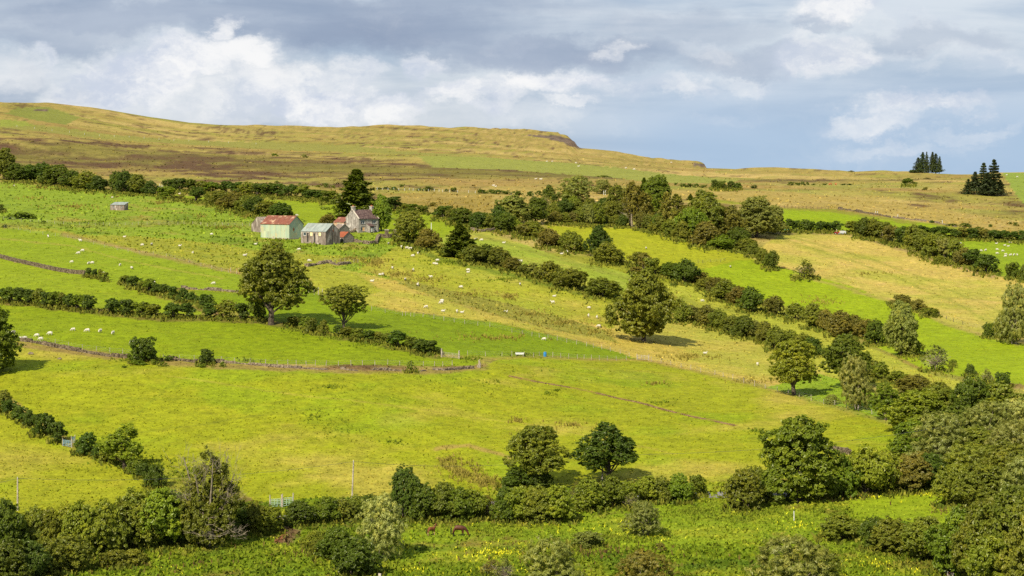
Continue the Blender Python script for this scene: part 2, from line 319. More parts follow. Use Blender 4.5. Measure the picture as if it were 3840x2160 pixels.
# ------------------------------------------------------------------ fields: (kind of grass colour, roughness, outline in 2576-wide photo units)
G0 = T(160,170,34)
FIELDS = [
 (T(188,170,80), 1, [(-900,200),(3500,200),(3500,640),(2576,590),(2380,565),(2100,528),(1800,500),(1400,520),(1240,570),(1080,535),(960,515),(840,505),(600,492),(420,482),(270,480),(130,465),(0,455),(-900,420)]),
 (T(160,160,66), .8, [(-900,300),(0,302),(60,308),(300,338),(560,352),(900,368),(1010,380),(1250,396),(1000,392),(700,378),(300,352),(0,322),(-900,318)]),
 (T(160,168,66), .6, [(1050,398),(1300,402),(1500,420),(1700,436),(1860,452),(1800,464),(1640,462),(1500,444),(1280,430),(1090,424)]),
 (T(150,158,60), .7, [(10,285),(45,268),(120,266),(200,292),(165,312),(90,304)]),
 (T(160,172,60), .5, [(0,300),(65,305),(90,315),(20,318),(0,318)]),
 (T(168,150,62), 1, [(940,484),(1250,492),(1270,512),(1240,535),(1100,530),(1080,520),(960,505)]),
 (T(184,166,76), 1, [(1240,476),(1700,470),(2000,485),(2300,520),(2576,560),(2576,600),(2380,566),(2120,527),(1950,522),(1790,500),(1400,500),(1240,530)]),
 (T(150,172,58), .6, [(2525,433),(2640,430),(2640,520),(2576,515),(2545,480)]),
 (T(146,172,38), .8, [(-900,440),(0,455),(270,480),(420,492),(560,520),(730,548),(850,560),(990,600),(1150,640),(1150,680),(960,700),(640,640),(300,620),(0,575),(-900,500)]),
 (T(166,172,46), .6, [(-900,510),(0,560),(200,590),(460,600),(640,628),(760,640),(960,650),(760,690),(600,688),(480,660),(300,622),(160,588),(0,574)]),
 (T(152,174,20), .1, [(412,486),(600,500),(850,508),(960,518),(1100,540),(1240,574),(1200,600),(1090,600),(990,598),(850,575),(730,545),(640,520),(520,508)]),
 (T(148,172,24), .15, [(-900,520),(0,576),(160,590),(300,625),(600,686),(625,740),(500,728),(310,712),(200,688),(0,652),(-900,600)]),
 (T(152,174,24), .15, [(-900,560),(0,652),(200,690),(310,712),(520,775),(500,792),(230,777),(0,745),(-900,690)]),
 (T(136,162,14), .1, [(490,730),(620,742),(770,700),(805,742),(1000,782),(1250,815),(1480,865),(1600,902),(1210,906),(1110,892),(850,845),(640,795),(500,755)]),
 (T(144,166,14), .15, [(-900,650),(0,765),(230,782),(640,802),(850,848),(1100,897),(1210,908),(1195,922),(960,920),(600,912),(380,900),(250,885),(100,865),(0,838),(-900,750)]),
 (T(176,182,44), .35, [(950,650),(1020,605),(1100,625),(1200,655),(1350,700),(1480,742),(1540,770),(1560,850),(1400,800),(1250,755),(1000,702),(900,680)]),
 (T(204,188,74), .3, [(770,682),(830,674),(920,688),(1000,708),(1250,765),(1400,795),(1520,822),(1700,872),(1900,935),(2060,960),(2010,990),(1800,942),(1600,902),(1480,864),(1250,813),(1000,780),(800,740)]),
 (T(172,178,46), .3, [(770,682),(830,674),(900,690),(960,730),(900,755),(800,735)]),
 (T(160,160,56), .7, [(1020,702),(1250,755),(1400,795),(1520,830),(1560,865),(1480,848),(1380,832),(1200,780),(1080,740),(1000,712)]),
 (T(164,184,50), .2, [(1150,575),(1230,583),(1400,645),(1600,692),(1700,725),(1960,800),(1990,850),(1760,795),(1560,760),(1480,738),(1300,685),(1200,640),(1100,610)]),
 (T(198,188,72), .3, [(1560,760),(1700,765),(1760,800),(1950,870),(2100,935),(2060,965),(1900,935),(1700,872),(1540,830)]),
 (T(176,184,30), .15, [(1370,565),(1500,570),(1640,577),(1800,612),(1900,652),(1880,700),(1800,700),(1700,680),(1600,662),(1450,622)]),
 (T(160,184,18), .1, [(1750,680),(1850,655),(1900,652),(1960,672),(2030,690),(2130,718),(2240,755),(2350,800),(2490,850),(2576,868),(2900,930),(2900,1000),(2470,955),(2330,930),(2200,870),(2100,800),(1960,765),(1870,735)]),
 (T(186,190,56), .4, [(1880,740),(1980,792),(2090,830),(2200,880),(2350,945),(2450,965),(2450,1040),(2300,1000),(2200,970),(2090,950),(2020,900),(1980,860),(1800,795),(1650,740),(1580,700)]),
 (T(209,191,86), .25, [(1960,592),(2120,588),(2240,620),(2360,660),(2500,692),(2600,715),(2900,760),(2900,930),(2576,868),(2490,850),(2350,800),(2240,755),(2130,718),(2030,690),(1960,668),(1900,630)]),
 (T(154,180,16), .05, [(1930,523),(2100,528),(2300,556),(2400,578),(2480,592),(2380,592),(2130,584),(1960,582),(1900,560)]),
 (T(150,176,26), .1, [(2240,590),(2380,598),(2576,606),(2900,610),(2900,750),(2576,700),(2500,690),(2400,650),(2300,630)]),
 (T(164,174,26), .25, [(-900,760),(0,850),(100,868),(250,888),(400,904),(700,924),(960,935),(1215,925),(1260,902),(1600,905),(1800,942),(2020,1000),(2270,1072),(2290,1150),(2000,1200),(1500,1220),(1250,1235),(700,1262),(640,1262),(560,1200),(380,1172),(180,1112),(60,1040),(0,990),(-900,900)]),
 (T(166,174,30), .3, [(-900,950),(0,1030),(80,1080),(180,1130),(380,1205),(345,1265),(200,1290),(60,1305),(-900,1200)]),
 (T(152,176,26), .3, [(2120,1235),(2240,1215),(2370,1205),(2410,1320),(2300,1330),(2150,1310)]),
 (T(124,148,20), .9, [(-900,1210),(60,1305),(345,1265),(640,1262),(1250,1235),(1500,1220),(2120,1210),(2150,1310),(2410,1320),(3200,1300),(3200,2400),(-900,2400)]),
 (T(140,165,26), .6, [(1000,1330),(1300,1290),(1650,1270),(2050,1290),(2150,1320),(2100,1400),(1900,1360),(1500,1380),(1200,1420),(980,1400)]),
 (T(150,180,34), .5, [(2060,940),(2240,1000),(2280,1080),(2030,1010),(1930,975)]),
]
# worn, stony, burnt or rush-grown strips: (colour, half width in px, polyline, opacity)
STRIPS = [
 (T(160,128,66), 3.5, [(1280,948),(1330,958),(1480,983),(1600,1010),(1700,1040),(1850,1070)], .8),
 (T(120,96,55), 13, [(-50,752),(0,757),(120,772),(240,785),(380,800),(640,808)], .7),
 (T(130,100,58), 11, [(310,712),(400,745),(480,772),(560,790)], .7),
 (T(160,135,75), 15, [(40,868),(140,878),(300,897),(450,912),(640,922),(960,935),(1130,935),(1215,925)], .75),
 (T(120,110,50), 12, [(640,808),(760,828),(860,850),(960,870),(1100,898)], .7),
 (T(110,135,30), 12, [(1000,600),(1100,650),(1200,672),(1350,710),(1500,750)], .75),
 (T(150,160,50), 10, [(1200,590),(1400,650),(1600,705),(1760,770),(1960,800)], .6),
 (T(170,150,75), 9, [(160,590),(300,622),(420,652),(600,684)], .7),
 (T(160,125,70), 14, [(2000,1130),(1250,1235),(700,1262)], 0),
 (T(180,160,80), 8, [(2000,690),(2240,757),(2380,815),(2560,868)], .6),
 (T(175,150,75), 9, [(1100,895),(1210,905),(1350,900),(1620,905),(1800,945),(2010,1000),(2250,1068)], .45),
 (T(175,150,80), 9, [(20,1000),(100,1062),(180,1110)], .7),
 (T(140,148,50), 14, [(0,566),(250,568),(460,560),(640,568)], .55),
 (T(185,150,85), 10, [(1100,1130),(1180,1120),(1280,1150)], .6),
 (T(145,135,45), 22, [(1130,1170),(1180,1195),(1250,1220)], .7),
 (T(140,150,30), 5, [(180,1130),(330,1090),(480,1070),(640,1045),(900,1020)], .6),
 (T(140,155,25), 6, [(300,1130),(330,1060),(380,1010),(440,960)], .6),
 (T(128,104,66), 24, [(700,1328),(738,1346),(716,1362)], .95),
 (T(170,110,70), 9, [(720,1345),(700,1362)], .8),
 (T(184,170,70), 4, [(0,600),(180,618),(330,660),(560,700)], .5),
 (T(190,172,76), 4, [(1000,720),(1200,780),(1450,850),(1700,905)], .5),
 (T(132,150,30), 5, [(1960,600),(2160,660),(2400,760),(2560,850)], .45),
 (T(132,150,30), 5, [(1990,598),(2190,650),(2420,740),(2570,810)], .4),
 (T(140,158,26), 5, [(300,1000),(700,1010),(1100,960),(1230,925)], .4),
 (T(190,176,70), 4, [(400,940),(800,1000),(1300,1060),(1700,1140)], .4),
 (T(150,164,26), 4, [(0,700),(200,730),(500,760)], .4),
 (T(150,150,50), 5, [(1300,600),(1500,640),(1750,690)], .4),
 (T(165,138,90), 9, [(1958,585),(2130,587),(2230,615),(2380,665),(2500,695)], .55),
 (T(200,160,80), 8, [(620,1262),(900,1258)], 0),
 (T(150,125,60), 9, [(2300,560),(2100,530),(1960,522)], .5),
]
def inpoly(x, y, P):
    P = np.asarray(P, float); r = np.zeros(x.shape, bool); n = len(P)
    bb = (x >= P[:,0].min()) & (x <= P[:,0].max()) & (y >= P[:,1].min()) & (y <= P[:,1].max())
    xs = x[bb]; ys = y[bb]; q = np.zeros(xs.shape, bool)
    for i in range(n):
        (x0, y0), (x1, y1) = P[i], P[(i+1) % n]
        if y0 == y1: continue
        c = (ys < y0) != (ys < y1); q ^= c & (xs < (x1-x0)*(ys-y0)/(y1-y0) + x0)
    r[bb] = q; return r
def dist_poly(x, y, P):
    d = np.full(x.shape, 1e9)
    for (x0, y0), (x1, y1) in zip(P[:-1], P[1:]):
        vx, vy = x1-x0, y1-y0; t = np.clip(((x-x0)*vx + (y-y0)*vy)/(vx*vx+vy*vy), 0, 1)
        d = np.minimum(d, np.hypot((x-x0-t*vx)*0.6, y-y0-t*vy))
    return d
def land_colour(px, py, X, Y):
    """albedo (rgb) and roughness (a) of the land"""
    shp = px.shape; px = px.ravel(); py = py.ravel(); X = X.ravel(); Y = Y.ravel()
    wx = px/DS + fbm(X/6, Y/6, 21, 3)*3.0; wy = py/DS + fbm(X/6, Y/6, 31, 3)*1.6
    col = np.tile(np.array(G0), (len(px), 1)); ro = np.full(len(px), 0.4); isf = np.zeros(len(px), int)
    for k, (c, r_, P) in enumerate(FIELDS):
        m = inpoly(wx, wy, P); col[m] = c; ro[m] = r_; isf[m] = k
    moor = (wy < 640) & (ro >= 0.7) | (isf <= 7)
    # moorland mosaic
    n1 = fbm(X/90, Y/70, 41, 5); n2 = fbm(X/22, Y/22, 45, 4); n3 = fbm(X/160, Y/60, 51, 4)
    def blend(mask, c, k):
        k = (k*mask)[:, None]; col[:] = col*(1-k) + np.array(c)*k
    mm = isf == 0
    blend(mm, T(164,164,62), np.clip(n1*2.6+n2*0.7+.18, 0, 1)*0.9)
    blend(mm, T(216,192,104), np.clip(-n3*2.4+n2*0.6-0.1, 0, 1)*0.8)
    blend(mm, T(168,138,70), np.clip(n3*2.4-0.3-n2, 0, 1)*0.6)
    # heather band
    cen = np.interp(wx, [-900,0,200,500,900,1300,1500,1600], [372,385,392,408,428,440,447,452]); hw = np.interp(wx, [-900,0,200,500,900,1300,1500,1600], [34,34,38,36,24,13,8,3])
    hb = np.clip(1.25 - np.abs(wy-cen)/hw, 0, 1)
    blend(mm, T(104,78,48), np.clip(hb*1.5 + n1*0.8 + n2*1.5 + fbm(X/9, Y/9, 47, 3)*1.1 - 0.28, 0, 1)*0.95)
    blend(mm, T(140,138,50), np.clip(hb*0.9 - n1*1.8 - n2*1.2 - 0.25, 0, 1)*0.7)
    rt = np.isin(isf, (5, 6))
    blend(rt, T(204,184,98), np.clip(n2*1.6, 0, 1)*0.6); blend(rt, T(150,160,54), np.clip(n1*2.2-0.45, 0, 1)*0.8)
    rm = mm & (wx > 1800)
    blend(rm, T(164,168,66), np.clip(fbm(X/45, Y/45, 77, 4)*2.4-0.1, 0, 1)*0.7)
    # rushy pastures
    up = np.isin(isf, (8,)); blend(up, T(172,158,66), np.clip(fbm(X/13, Y/13, 61, 4)*3.0-0.75, 0, 1)*0.75)
    blend(up | (isf == 9), T(112,138,34), np.clip(fbm(X/16, Y/16, 64, 4)*3.0-0.7, 0, 1)*0.6)
    strawk = np.isin(isf, (15, 16, 20, 23, 24)); blend(strawk, T(172,184,52), np.clip(fbm(X/26, Y/26, 66, 4)*2.2+0.25, 0, 1)*0.6)
    st2 = np.isin(isf, (15, 19, 27, 28)); blend(st2, T(200,186,74), np.clip(fbm(X/20, Y/20, 71, 5)*2.4-0.25, 0, 1)*0.65)
    gg = np.isin(isf, (27, 28)); blend(gg, T(148,176,22), np.clip(fbm(X/14, Y/14, 74, 5)*2.6-0.2, 0, 1)*0.6)
    lw = np.isin(isf, (30, 31)); blend(lw, T(168,178,40), np.clip(fbm(X/9, Y/9, 81, 4)*2.6-0.1, 0, 1)*0.7); blend(lw, T(84,116,20), np.clip(fbm(X/7, Y/7, 85, 4)*2.6-0.3, 0, 1)*0.7)
    blend(lw, T(150,125,60), np.clip(fbm(X/5, Y/5, 88, 4)*3-0.9, 0, 1)*0.6)
    rough = np.clip(ro, 0, 1)
    for c, hw_, P, op in STRIPS:
        if op <= 0: continue
        P = np.array(P, float); mk = (wx > P[:,0].min()-40) & (wx < P[:,0].max()+40) & (wy > P[:,1].min()-40) & (wy < P[:,1].max()+40)
        if not mk.any(): continue
        d = dist_poly(wx[mk], wy[mk], P); k = np.clip((hw_*0.62 - d)/(hw_*0.35) + fbm(X[mk]/3, Y[mk]/3, 91, 3)*1.1, 0, 1)*op
        sub = col[mk]; sub = sub*(1-k[:, None]) + np.array(c)*k[:, None]; col[mk] = sub
    # cliff rock
    rk = ((wx > 1330) & (wx < 1466) & (wy < 376) & (wy < np.interp(wx, [1330,1380,1430,1466],[343,349,366,377])) & (wy > np.interp(wx, [1330,1400,1440,1466],[339,341,352,374]))) 
    rk |= (wx > 1745) & (wx < 1782) & (wy < 417) & (wy > np.interp(wx, [1745,1782],[406,412]))
    rk |= (np.hypot((wx-103)/18, (wy-274)/3.5) < 1)
    col[rk] = np.array(T(124,108,80))*(1+0.5*vnoise(X[rk]/4, Y[rk]/4, 5))[:, None]; rough[rk] = 1
    return np.concatenate([col, rough[:, None]], 1).reshape(*shp, 4)

# ------------------------------------------------------------------ terrain sheet
pxs = np.concatenate([np.linspace(-3400, -500, 60, endpoint=False), np.arange(-500, 4341, 9.0), np.linspace(4360, 7400, 60)])
NV = 470
vv = np.concatenate([np.linspace(0, 0.9, NV)[:-1], np.linspace(0.9, 1.0, 14)])
ysk = skyl(pxs)
PY = np.empty((len(vv), len(pxs)))
for j, v in enumerate(vv):
    PY[j] = ysk + (2230-ysk)*(v/0.9) if v <= 0.9 else 2230 + (3000-2230)*((v-0.9)/0.1)
PX = np.broadcast_to(pxs, PY.shape)
W = world(PX, PY)
colr = land_colour(PX, PY, W[..., 0], W[..., 1])
back = []
bcol = []
for q, dz in ((1.012, -0.2), (1.04, -2.0), (1.12, -14), (1.5, -50), (4.0, -110), (40.0, -170)):     # the far side, down and away to the horizon
    rowD = W[0, :, 1]*q
    rowX = W[0, :, 0]*q
    back.append(np.stack([rowX, rowD, np.maximum(W[0, :, 2] + dz, 0 if q < 4 else -60) if q > 1.2 else W[0, :, 2] + dz], -1)); bcol.append(colr[0])
ALL = np.concatenate([np.array(back[::-1]), W], 0); ACOL = np.concatenate([np.array(bcol[::-1]), colr], 0)
nr, nc = ALL.shape[:2]
ii = np.arange(nr*nc).reshape(nr, nc)
quads = np.stack([ii[1:, :-1], ii[1:, 1:], ii[:-1, 1:], ii[:-1, :-1]], -1).reshape(-1, 4)
me = np_mesh('ground', ALL.reshape(-1, 3), [quads], M_ground, smooth=True, attrs={'Col': ACOL.reshape(-1, 4)})
tag(link('ground', me), kind='structure')

# ------------------------------------------------------------------ grass that stands up: tussocks over every field
def tufts(px, py, h, wd, col, name, label, cat, k=2, lean=0.35, flower=None):
    W0 = world(px, py); n = len(px); Vs = []; Cs = []
    for i in range(k):
        a = rng.uniform(0, math.pi*2, n); u = np.stack([np.cos(a), np.sin(a), np.zeros(n)], -1)*(wd*rng.uniform(.6, 1.2, n))[:, None]/2
        off = np.stack([rng.normal(0, .4, n)*wd, rng.normal(0, .4, n)*wd, np.zeros(n)], -1)
        top = np.stack([rng.normal(0, lean, n)*h, rng.normal(0, lean, n)*h, h*rng.uniform(.6, 1.15, n)], -1)
        b0 = W0 + off; b0[:, 2] -= 0.03
        Vs.append(np.stack([b0-u, b0+u, b0+top+u*0.55, b0+top-u*0.55], 1))
        c = col*rng.uniform(.72, 1.3, n)[:, None]; Cs.append(np.repeat(c[:, None], 4, 1))
    V = np.concatenate(Vs).reshape(-1, 3); Cc = np.concatenate(Cs).reshape(-1, 3)
    F = np.arange(len(V)).reshape(-1, 4)
    me = np_mesh(name, V, [F], M_blade, attrs={'Col': Cc})
    return tag(link(name, me), label, cat, kind='stuff')
n = 150000
qx = rng.uniform(-200, 4040, n); qy = 460 + (2240-460)*rng.uniform(0, 1, n)**0.85
kk = qy > skyl(qx) + 6; qx, qy = qx[kk], qy[kk]; Wq = world(qx, qy); cq = land_colour(qx, qy, Wq[:, 0], Wq[:, 1])
sel = rng.uniform(0, 1, len(qx)) < 0.35 + 0.65*cq[:, 3]; qx, qy, cq, Wq = qx[sel], qy[sel], cq[sel], Wq[sel]
far = np.clip((Wq[:, 1]-650)/350, 0, 1); sel = rng.uniform(0, 1, len(qx)) > far*.6; qx, qy, cq, Wq, far = qx[sel], qy[sel], cq[sel], Wq[sel], far[sel]
hh = (0.10 + 0.24*cq[:, 3])*rng.uniform(.6, 1.5, len(qx))*np.clip(Wq[:, 1]/450, .9, 1.5)
tone = np.where(rng.uniform(0, 1, (len(qx), 1)) < 0.5, np.array([[.80,.86,.7]]), np.array([[1.16,1.08,1.2]])); fr_ = far[:, None]*.75
tufts(qx, qy, hh, hh*1.5, cq[:, :3]*(tone*(1-fr_)+1.12*fr_), 'grass', 'rough grass and seed heads growing over all the fields', 'grass')
def scatter(specs, seed):
    """specs: (cx, cy, rx, ry, n) ellipses in 2576-wide photo units"""
    xs = []; ys = []
    for cx, cy, rx, ry, m in specs:
        a = rng.uniform(0, 2*math.pi, m); r = np.abs(rng.normal(0, .62, m))
        X_ = cx + rx*r*np.cos(a); Y_ = cy + ry*r*np.sin(a); keep = vnoise(X_/rx*5+seed, Y_/ry*3, seed) > -0.35
        for ex, ey, er, eq in ((1154,1338,34,14),(1085,1338,26,14),(722,1340,34,16)): keep &= ((X_-ex)/er)**2 + ((Y_-ey)/eq)**2 > 1
        xs.append(X_[keep]*DS); ys.append(Y_[keep]*DS)
    return np.concatenate(xs), np.concatenate(ys)
def stuff(specs, seed, h, wd, c0, c1, name, label, cat, k=3, lean=.3):
    x, y = scatter(specs, seed); t = rng.uniform(0, 1, (len(x), 1)); c = np.array(c0)*(1-t) + np.array(c1)*t
    ds = np.clip(Dpx(x, y)/500, .8, 1.8)
    return tufts(x, y, h*rng.uniform(.6, 1.3, len(x))*ds**0.5, wd*rng.uniform(.6, 1.4, len(x))*ds, c, name, label, cat, k, lean)
stuff([(945,662,42,14,300),(1000,690,60,10,200),(880,655,40,12,160),(1075,705,60,12,110),(1180,740,120,10,130),(1330,790,70,9,110),(1420,812,120,14,200),(1500,835,60,12,160),
       (1170,1190,60,26,420),(1220,1215,50,18,260),(1130,1160,40,14,160),(190,522,110,9,150),(80,500,50,6,60),(290,495,30,4,30),(120,472,160,4,160),(400,512,30,5,60),(640,505,40,10,90),
       (1650,745,60,12,200),(1280,745,22,7,160),(1850,810,70,14,160),(2060,760,60,14,150),(1730,900,90,12,220),(1900,960,60,10,160),(2300,960,60,14,200),(620,545,30,6,60),(500,545,20,5,60),
       (1300,1058,26,8,80),(1330,1095,40,12,120),(1440,1070,60,14,90),(1250,850,120,10,240),(1650,965,34,6,60),(2190,690,50,6,60),(560,575,60,5,60)], 3, .62, .16,
       T(146,142,44), T(186,172,72), 'rushes', 'brown and olive rushes growing in damp hollows of the fields', 'rushes', 4, .28)
stuff([(250,560,60,8,140),(480,560,70,9,170),(560,575,60,7,90),(870,585,10,4,10),(760,622,60,10,200),(700,606,50,8,120),(1000,612,100,10,240),(880,625,60,8,110),(1130,660,90,9,180),(1260,705,90,6,140),
       (850,850,60,8,160),(960,872,90,8,220),(760,830,70,8,140),(830,975,30,8,60),(790,1050,50,30,60),(860,1090,60,30,60),(1320,895,50,5,120),(1180,905,40,6,160),(1000,1115,30,8,60),
       (330,1160,110,26,500),(470,1190,60,22,320),(240,1130,60,16,260),(80,1330,120,30,500),(330,1360,200,26,900),(560,1385,220,36,900),(820,1350,120,26,500),(1180,1330,220,20,600),
       (1400,1400,260,44,1100),(1750,1290,120,22,500),(1900,1290,160,30,700),(2080,1290,80,30,400),(2200,1400,160,30,500),(900,1420,120,30,500),(1560,1355,160,30,500),(2400,1010,20,20,40),
       (620,905,40,6,70),(340,906,60,5,120),(520,905,40,5,70),(1380,990,20,4,60),(1660,1015,60,8,60),(1400,985,12,3,40),(1250,960,200,50,90),(1900,1085,20,6,60)], 5, .42, .24,
       T(118,142,26), T(150,166,36), 'nettles', 'dark green nettles and docks along walls and hedge bottoms', 'nettles', 4, .3)
stuff([(1260,1390,160,26,260),(1160,1330,80,14,50),(1010,1385,60,20,30),(1500,1330,200,30,80),(2180,1248,100,10,80),(2330,1240,40,8,50),(2000,1330,200,40,50),(700,1345,160,30,50),(600,1300,60,20,25),
       (900,1430,120,10,40),(1650,1350,60,20,40),(2200,1420,160,30,90),(1050,1430,60,14,40),(1350,1300,120,20,40),(450,1430,200,10,30),(1250,1440,200,12,80)], 9, .42, .13,
       (.55,.52,.01), (.68,.66,.04), 'ragwort', 'yellow ragwort flowers in the rough pasture around the horses', 'ragwort', 3, .4)
stuff([(1100,1300,220,10,90),(500,1420,260,24,90),(1150,1290,80,8,50),(2160,1250,60,12,50),(1500,1390,300,40,200),(760,1390,200,30,50),(2380,1290,60,10,30)], 12, .7, .16,
       T(116,92,48), T(140,118,58), 'dock_stalks', 'red brown seeded dock stalks standing in the lower pasture', 'dock stalks', 3, .15)
# ------------------------------------------------------------------ plants: prototypes
def rdir(n, g):
    v = g.normal(0, 1, (n, 3)); return v/np.linalg.norm(v, axis=1)[:, None]
def leaf_quads(P, N, size, g, elong=1.0, jitter=0.75):
    n = len(P); Nn = N + rdir(n, g)*jitter; Nn /= np.linalg.norm(Nn, axis=1)[:, None] + 1e-9
    u = np.cross(Nn, rdir(n, g)); u /= np.linalg.norm(u, axis=1)[:, None] + 1e-9; v = np.cross(Nn, u)
    s = (size*g.uniform(.45, 1.5, n))[:, None]
    u = u*s*0.5*elong; v = v*s*0.5/elong
    bend = Nn*s*0.12
    V = np.stack([P-u-bend, P-v*0.9+bend, P+u-bend, P+v*0.9+bend], 1).reshape(-1, 3)
    var = np.stack([g.uniform(0, 1, n), g.uniform(0, 1, n)**2.5, g.uniform(0, 1, n)], -1)
    return V, np.repeat(var, 4, 0)
def leaf_mesh(name, V, var, m): return np_mesh(name, V, [np.arange(len(V)).reshape(-1, 4)], m, attrs={'Var': var})
def lobes_of(shape, W, H, z0, n, g):
    """lobe centres and radii filling an envelope of width W between z0 and H"""
    L = []; ch = H - z0
    for i in range(n):
        t = (i+0.5)/n; t = t**0.9
        z = z0 + ch*(0.10 + 0.83*t)
        if shape == 'round': pr = math.sqrt(max(0.03, 1-abs(2*(t-0.42))**2.2))
        elif shape == 'dome': pr = math.sqrt(max(0.03, 1-t**2.4))*(0.86+0.14*min(1, t*5))
        elif shape == 'cone': pr = (1-t)**0.8*0.95+0.08
        elif shape == 'tall': pr = (1-abs(2*(t-0.4))**2.6)*0.9+0.1
        else: pr = 1-0.5*t
        a = i*2.39996 + g.uniform(-.5, .5); rr = W/2*pr*g.uniform(.35, .80)
        r = W*g.uniform(.13, .215)*(0.75+0.35*pr)
        L.append((rr*math.cos(a), rr*math.sin(a), z, r))
    k = max(3, n//6)
    for i in range(k): L.append((g.normal(0, W*.07), g.normal(0, W*.07), z0+ch*(0.2+0.6*(i+.5)/k), W*(.22 if shape != 'cone' else .22*(1-(i+.5)/k)+.06)))
    return np.array(L)
def broadleaf(seed, shape, W, H, z0, nl, n, size, elong=1.25, lean=0.0, stray=0.10, flat=0.8, open_=0.0, rag=1.0):
    g = np.random.default_rng(seed); L = lobes_of(shape, W, H, z0, nl, g)
    L[:, 0] += lean*(L[:, 2]-z0)
    # a few lobes push out of the outline, a few drop out of it
    k = g.integers(0, len(L), max(2, nl//6)); L[k, :2] *= 1.22; L[k, 3] *= .8
    k = g.integers(len(L)//2, len(L), max(1, nl//9)); L[k, 2] += .08*H; L[k, 3] *= .7
    if open_: L = L[g.uniform(0, 1, len(L)) > open_]
    L[:, 3] *= g.uniform(.78, 1.22, len(L))
    per = 16; nc = n//per; wgt = L[:, 3]**2; wgt /= wgt.sum(); pick = g.choice(len(L), nc, p=wgt)
    d = rdir(nc, g); d[:, 2] = d[:, 2]*0.85 + 0.22; d /= np.linalg.norm(d, axis=1)[:, None]
    r = L[pick, 3]*(1 - 0.30*g.uniform(0, 1, nc)**2); r *= 1 + 0.26*rag*vnoise(d[:, 0]*2.6+pick*7, d[:, 1]*2.6+d[:, 2]*2.9, seed) + np.where(g.uniform(0, 1, nc) < stray, g.uniform(.05, .4, nc), 0)
    Pc = L[pick, :3] + d*r[:, None]*np.array([1, 1, flat])
    inside = np.zeros(nc, bool)
    for j in range(len(L)):
        q = (Pc-L[j, :3])/np.array([1, 1, flat]); inside |= ((q**2).sum(1) < (L[j, 3]*0.66)**2) & (pick != j)
    keep = (~inside | (g.uniform(0, 1, nc) < 0.10)) & (Pc[:, 2] > 0.015*H); Pc, d, pick = Pc[keep], d[keep], pick[keep]; nc = len(Pc)
    per = int(round(n/nc)); rc = size*g.uniform(.9, 2.1, nc)
    e = rdir(nc*per, g); e[:, 2] = e[:, 2]*.6 + .1; ci = np.repeat(np.arange(nc), per)
    P = Pc[ci] + e*(rc[ci]*g.uniform(.3, 1.0, nc*per))[:, None]
    Nn = e*.8 + d[ci]*.7 + np.array([0, 0, .25])
    V, var = leaf_quads(P, Nn, size, g, elong, .6)
    lt = g.uniform(0, 1, nc)[ci]*.5 + g.uniform(0, 1, len(L))[pick[ci]]*.5
    var[:, 0] = np.repeat(np.clip(g.uniform(0, 1, len(ci))*.45 + lt*.55, 0, 1), 4); var[:, 1] = np.repeat((lt**3)*.9 + .35*(g.uniform(0, 1, len(ci)) > .9), 4)
    return V, var, L
def stems(L, H, z0, rad, n, g, lean=0.0, multi=1, mb=None, spread=.06):
    mb = mb or MB(); W = 2*np.abs(L[:, :2]).max(); tops = []
    for s in range(multi):
        bx, by = (0, 0) if multi == 1 else (g.uniform(-1, 1)*W*spread*2, g.uniform(-1, 1)*W*spread*2)
        zt = z0 + (H-z0)*(0.62 if multi == 1 else .45); k = 6
        P = np.array([(bx+g.normal(0, rad*.25)+ (lean*(zt*i/(k-1)))*.5 + (bx*.8*i/(k-1)), by+g.normal(0, rad*.25)+by*.8*i/(k-1), zt*i/(k-1)-0.25*(i == 0)) for i in range(k)])
        rr = rad/(multi**.5)*np.linspace(1.25, .35, k); mb.tube(P, rr, 7); tops.append((P, rr))
    for l in L[g.permutation(len(L))[:n]]:
        P, rr = tops[g.integers(len(tops))]; i = g.integers(1, 4) if z0 > 0.2*H else g.integers(1, 5)
        a = P[i]; e = l[:3]; m1 = a*.55+e*.45 + np.array([0, 0, -0.03*H]); m2 = a*.2+e*.8+g.normal(0, .02*W, 3)
        mb.tube([a, m1, m2, e], np.array([.5, .36, .2, .08])*rad*(1/(multi**.5)), 5)
    return mb
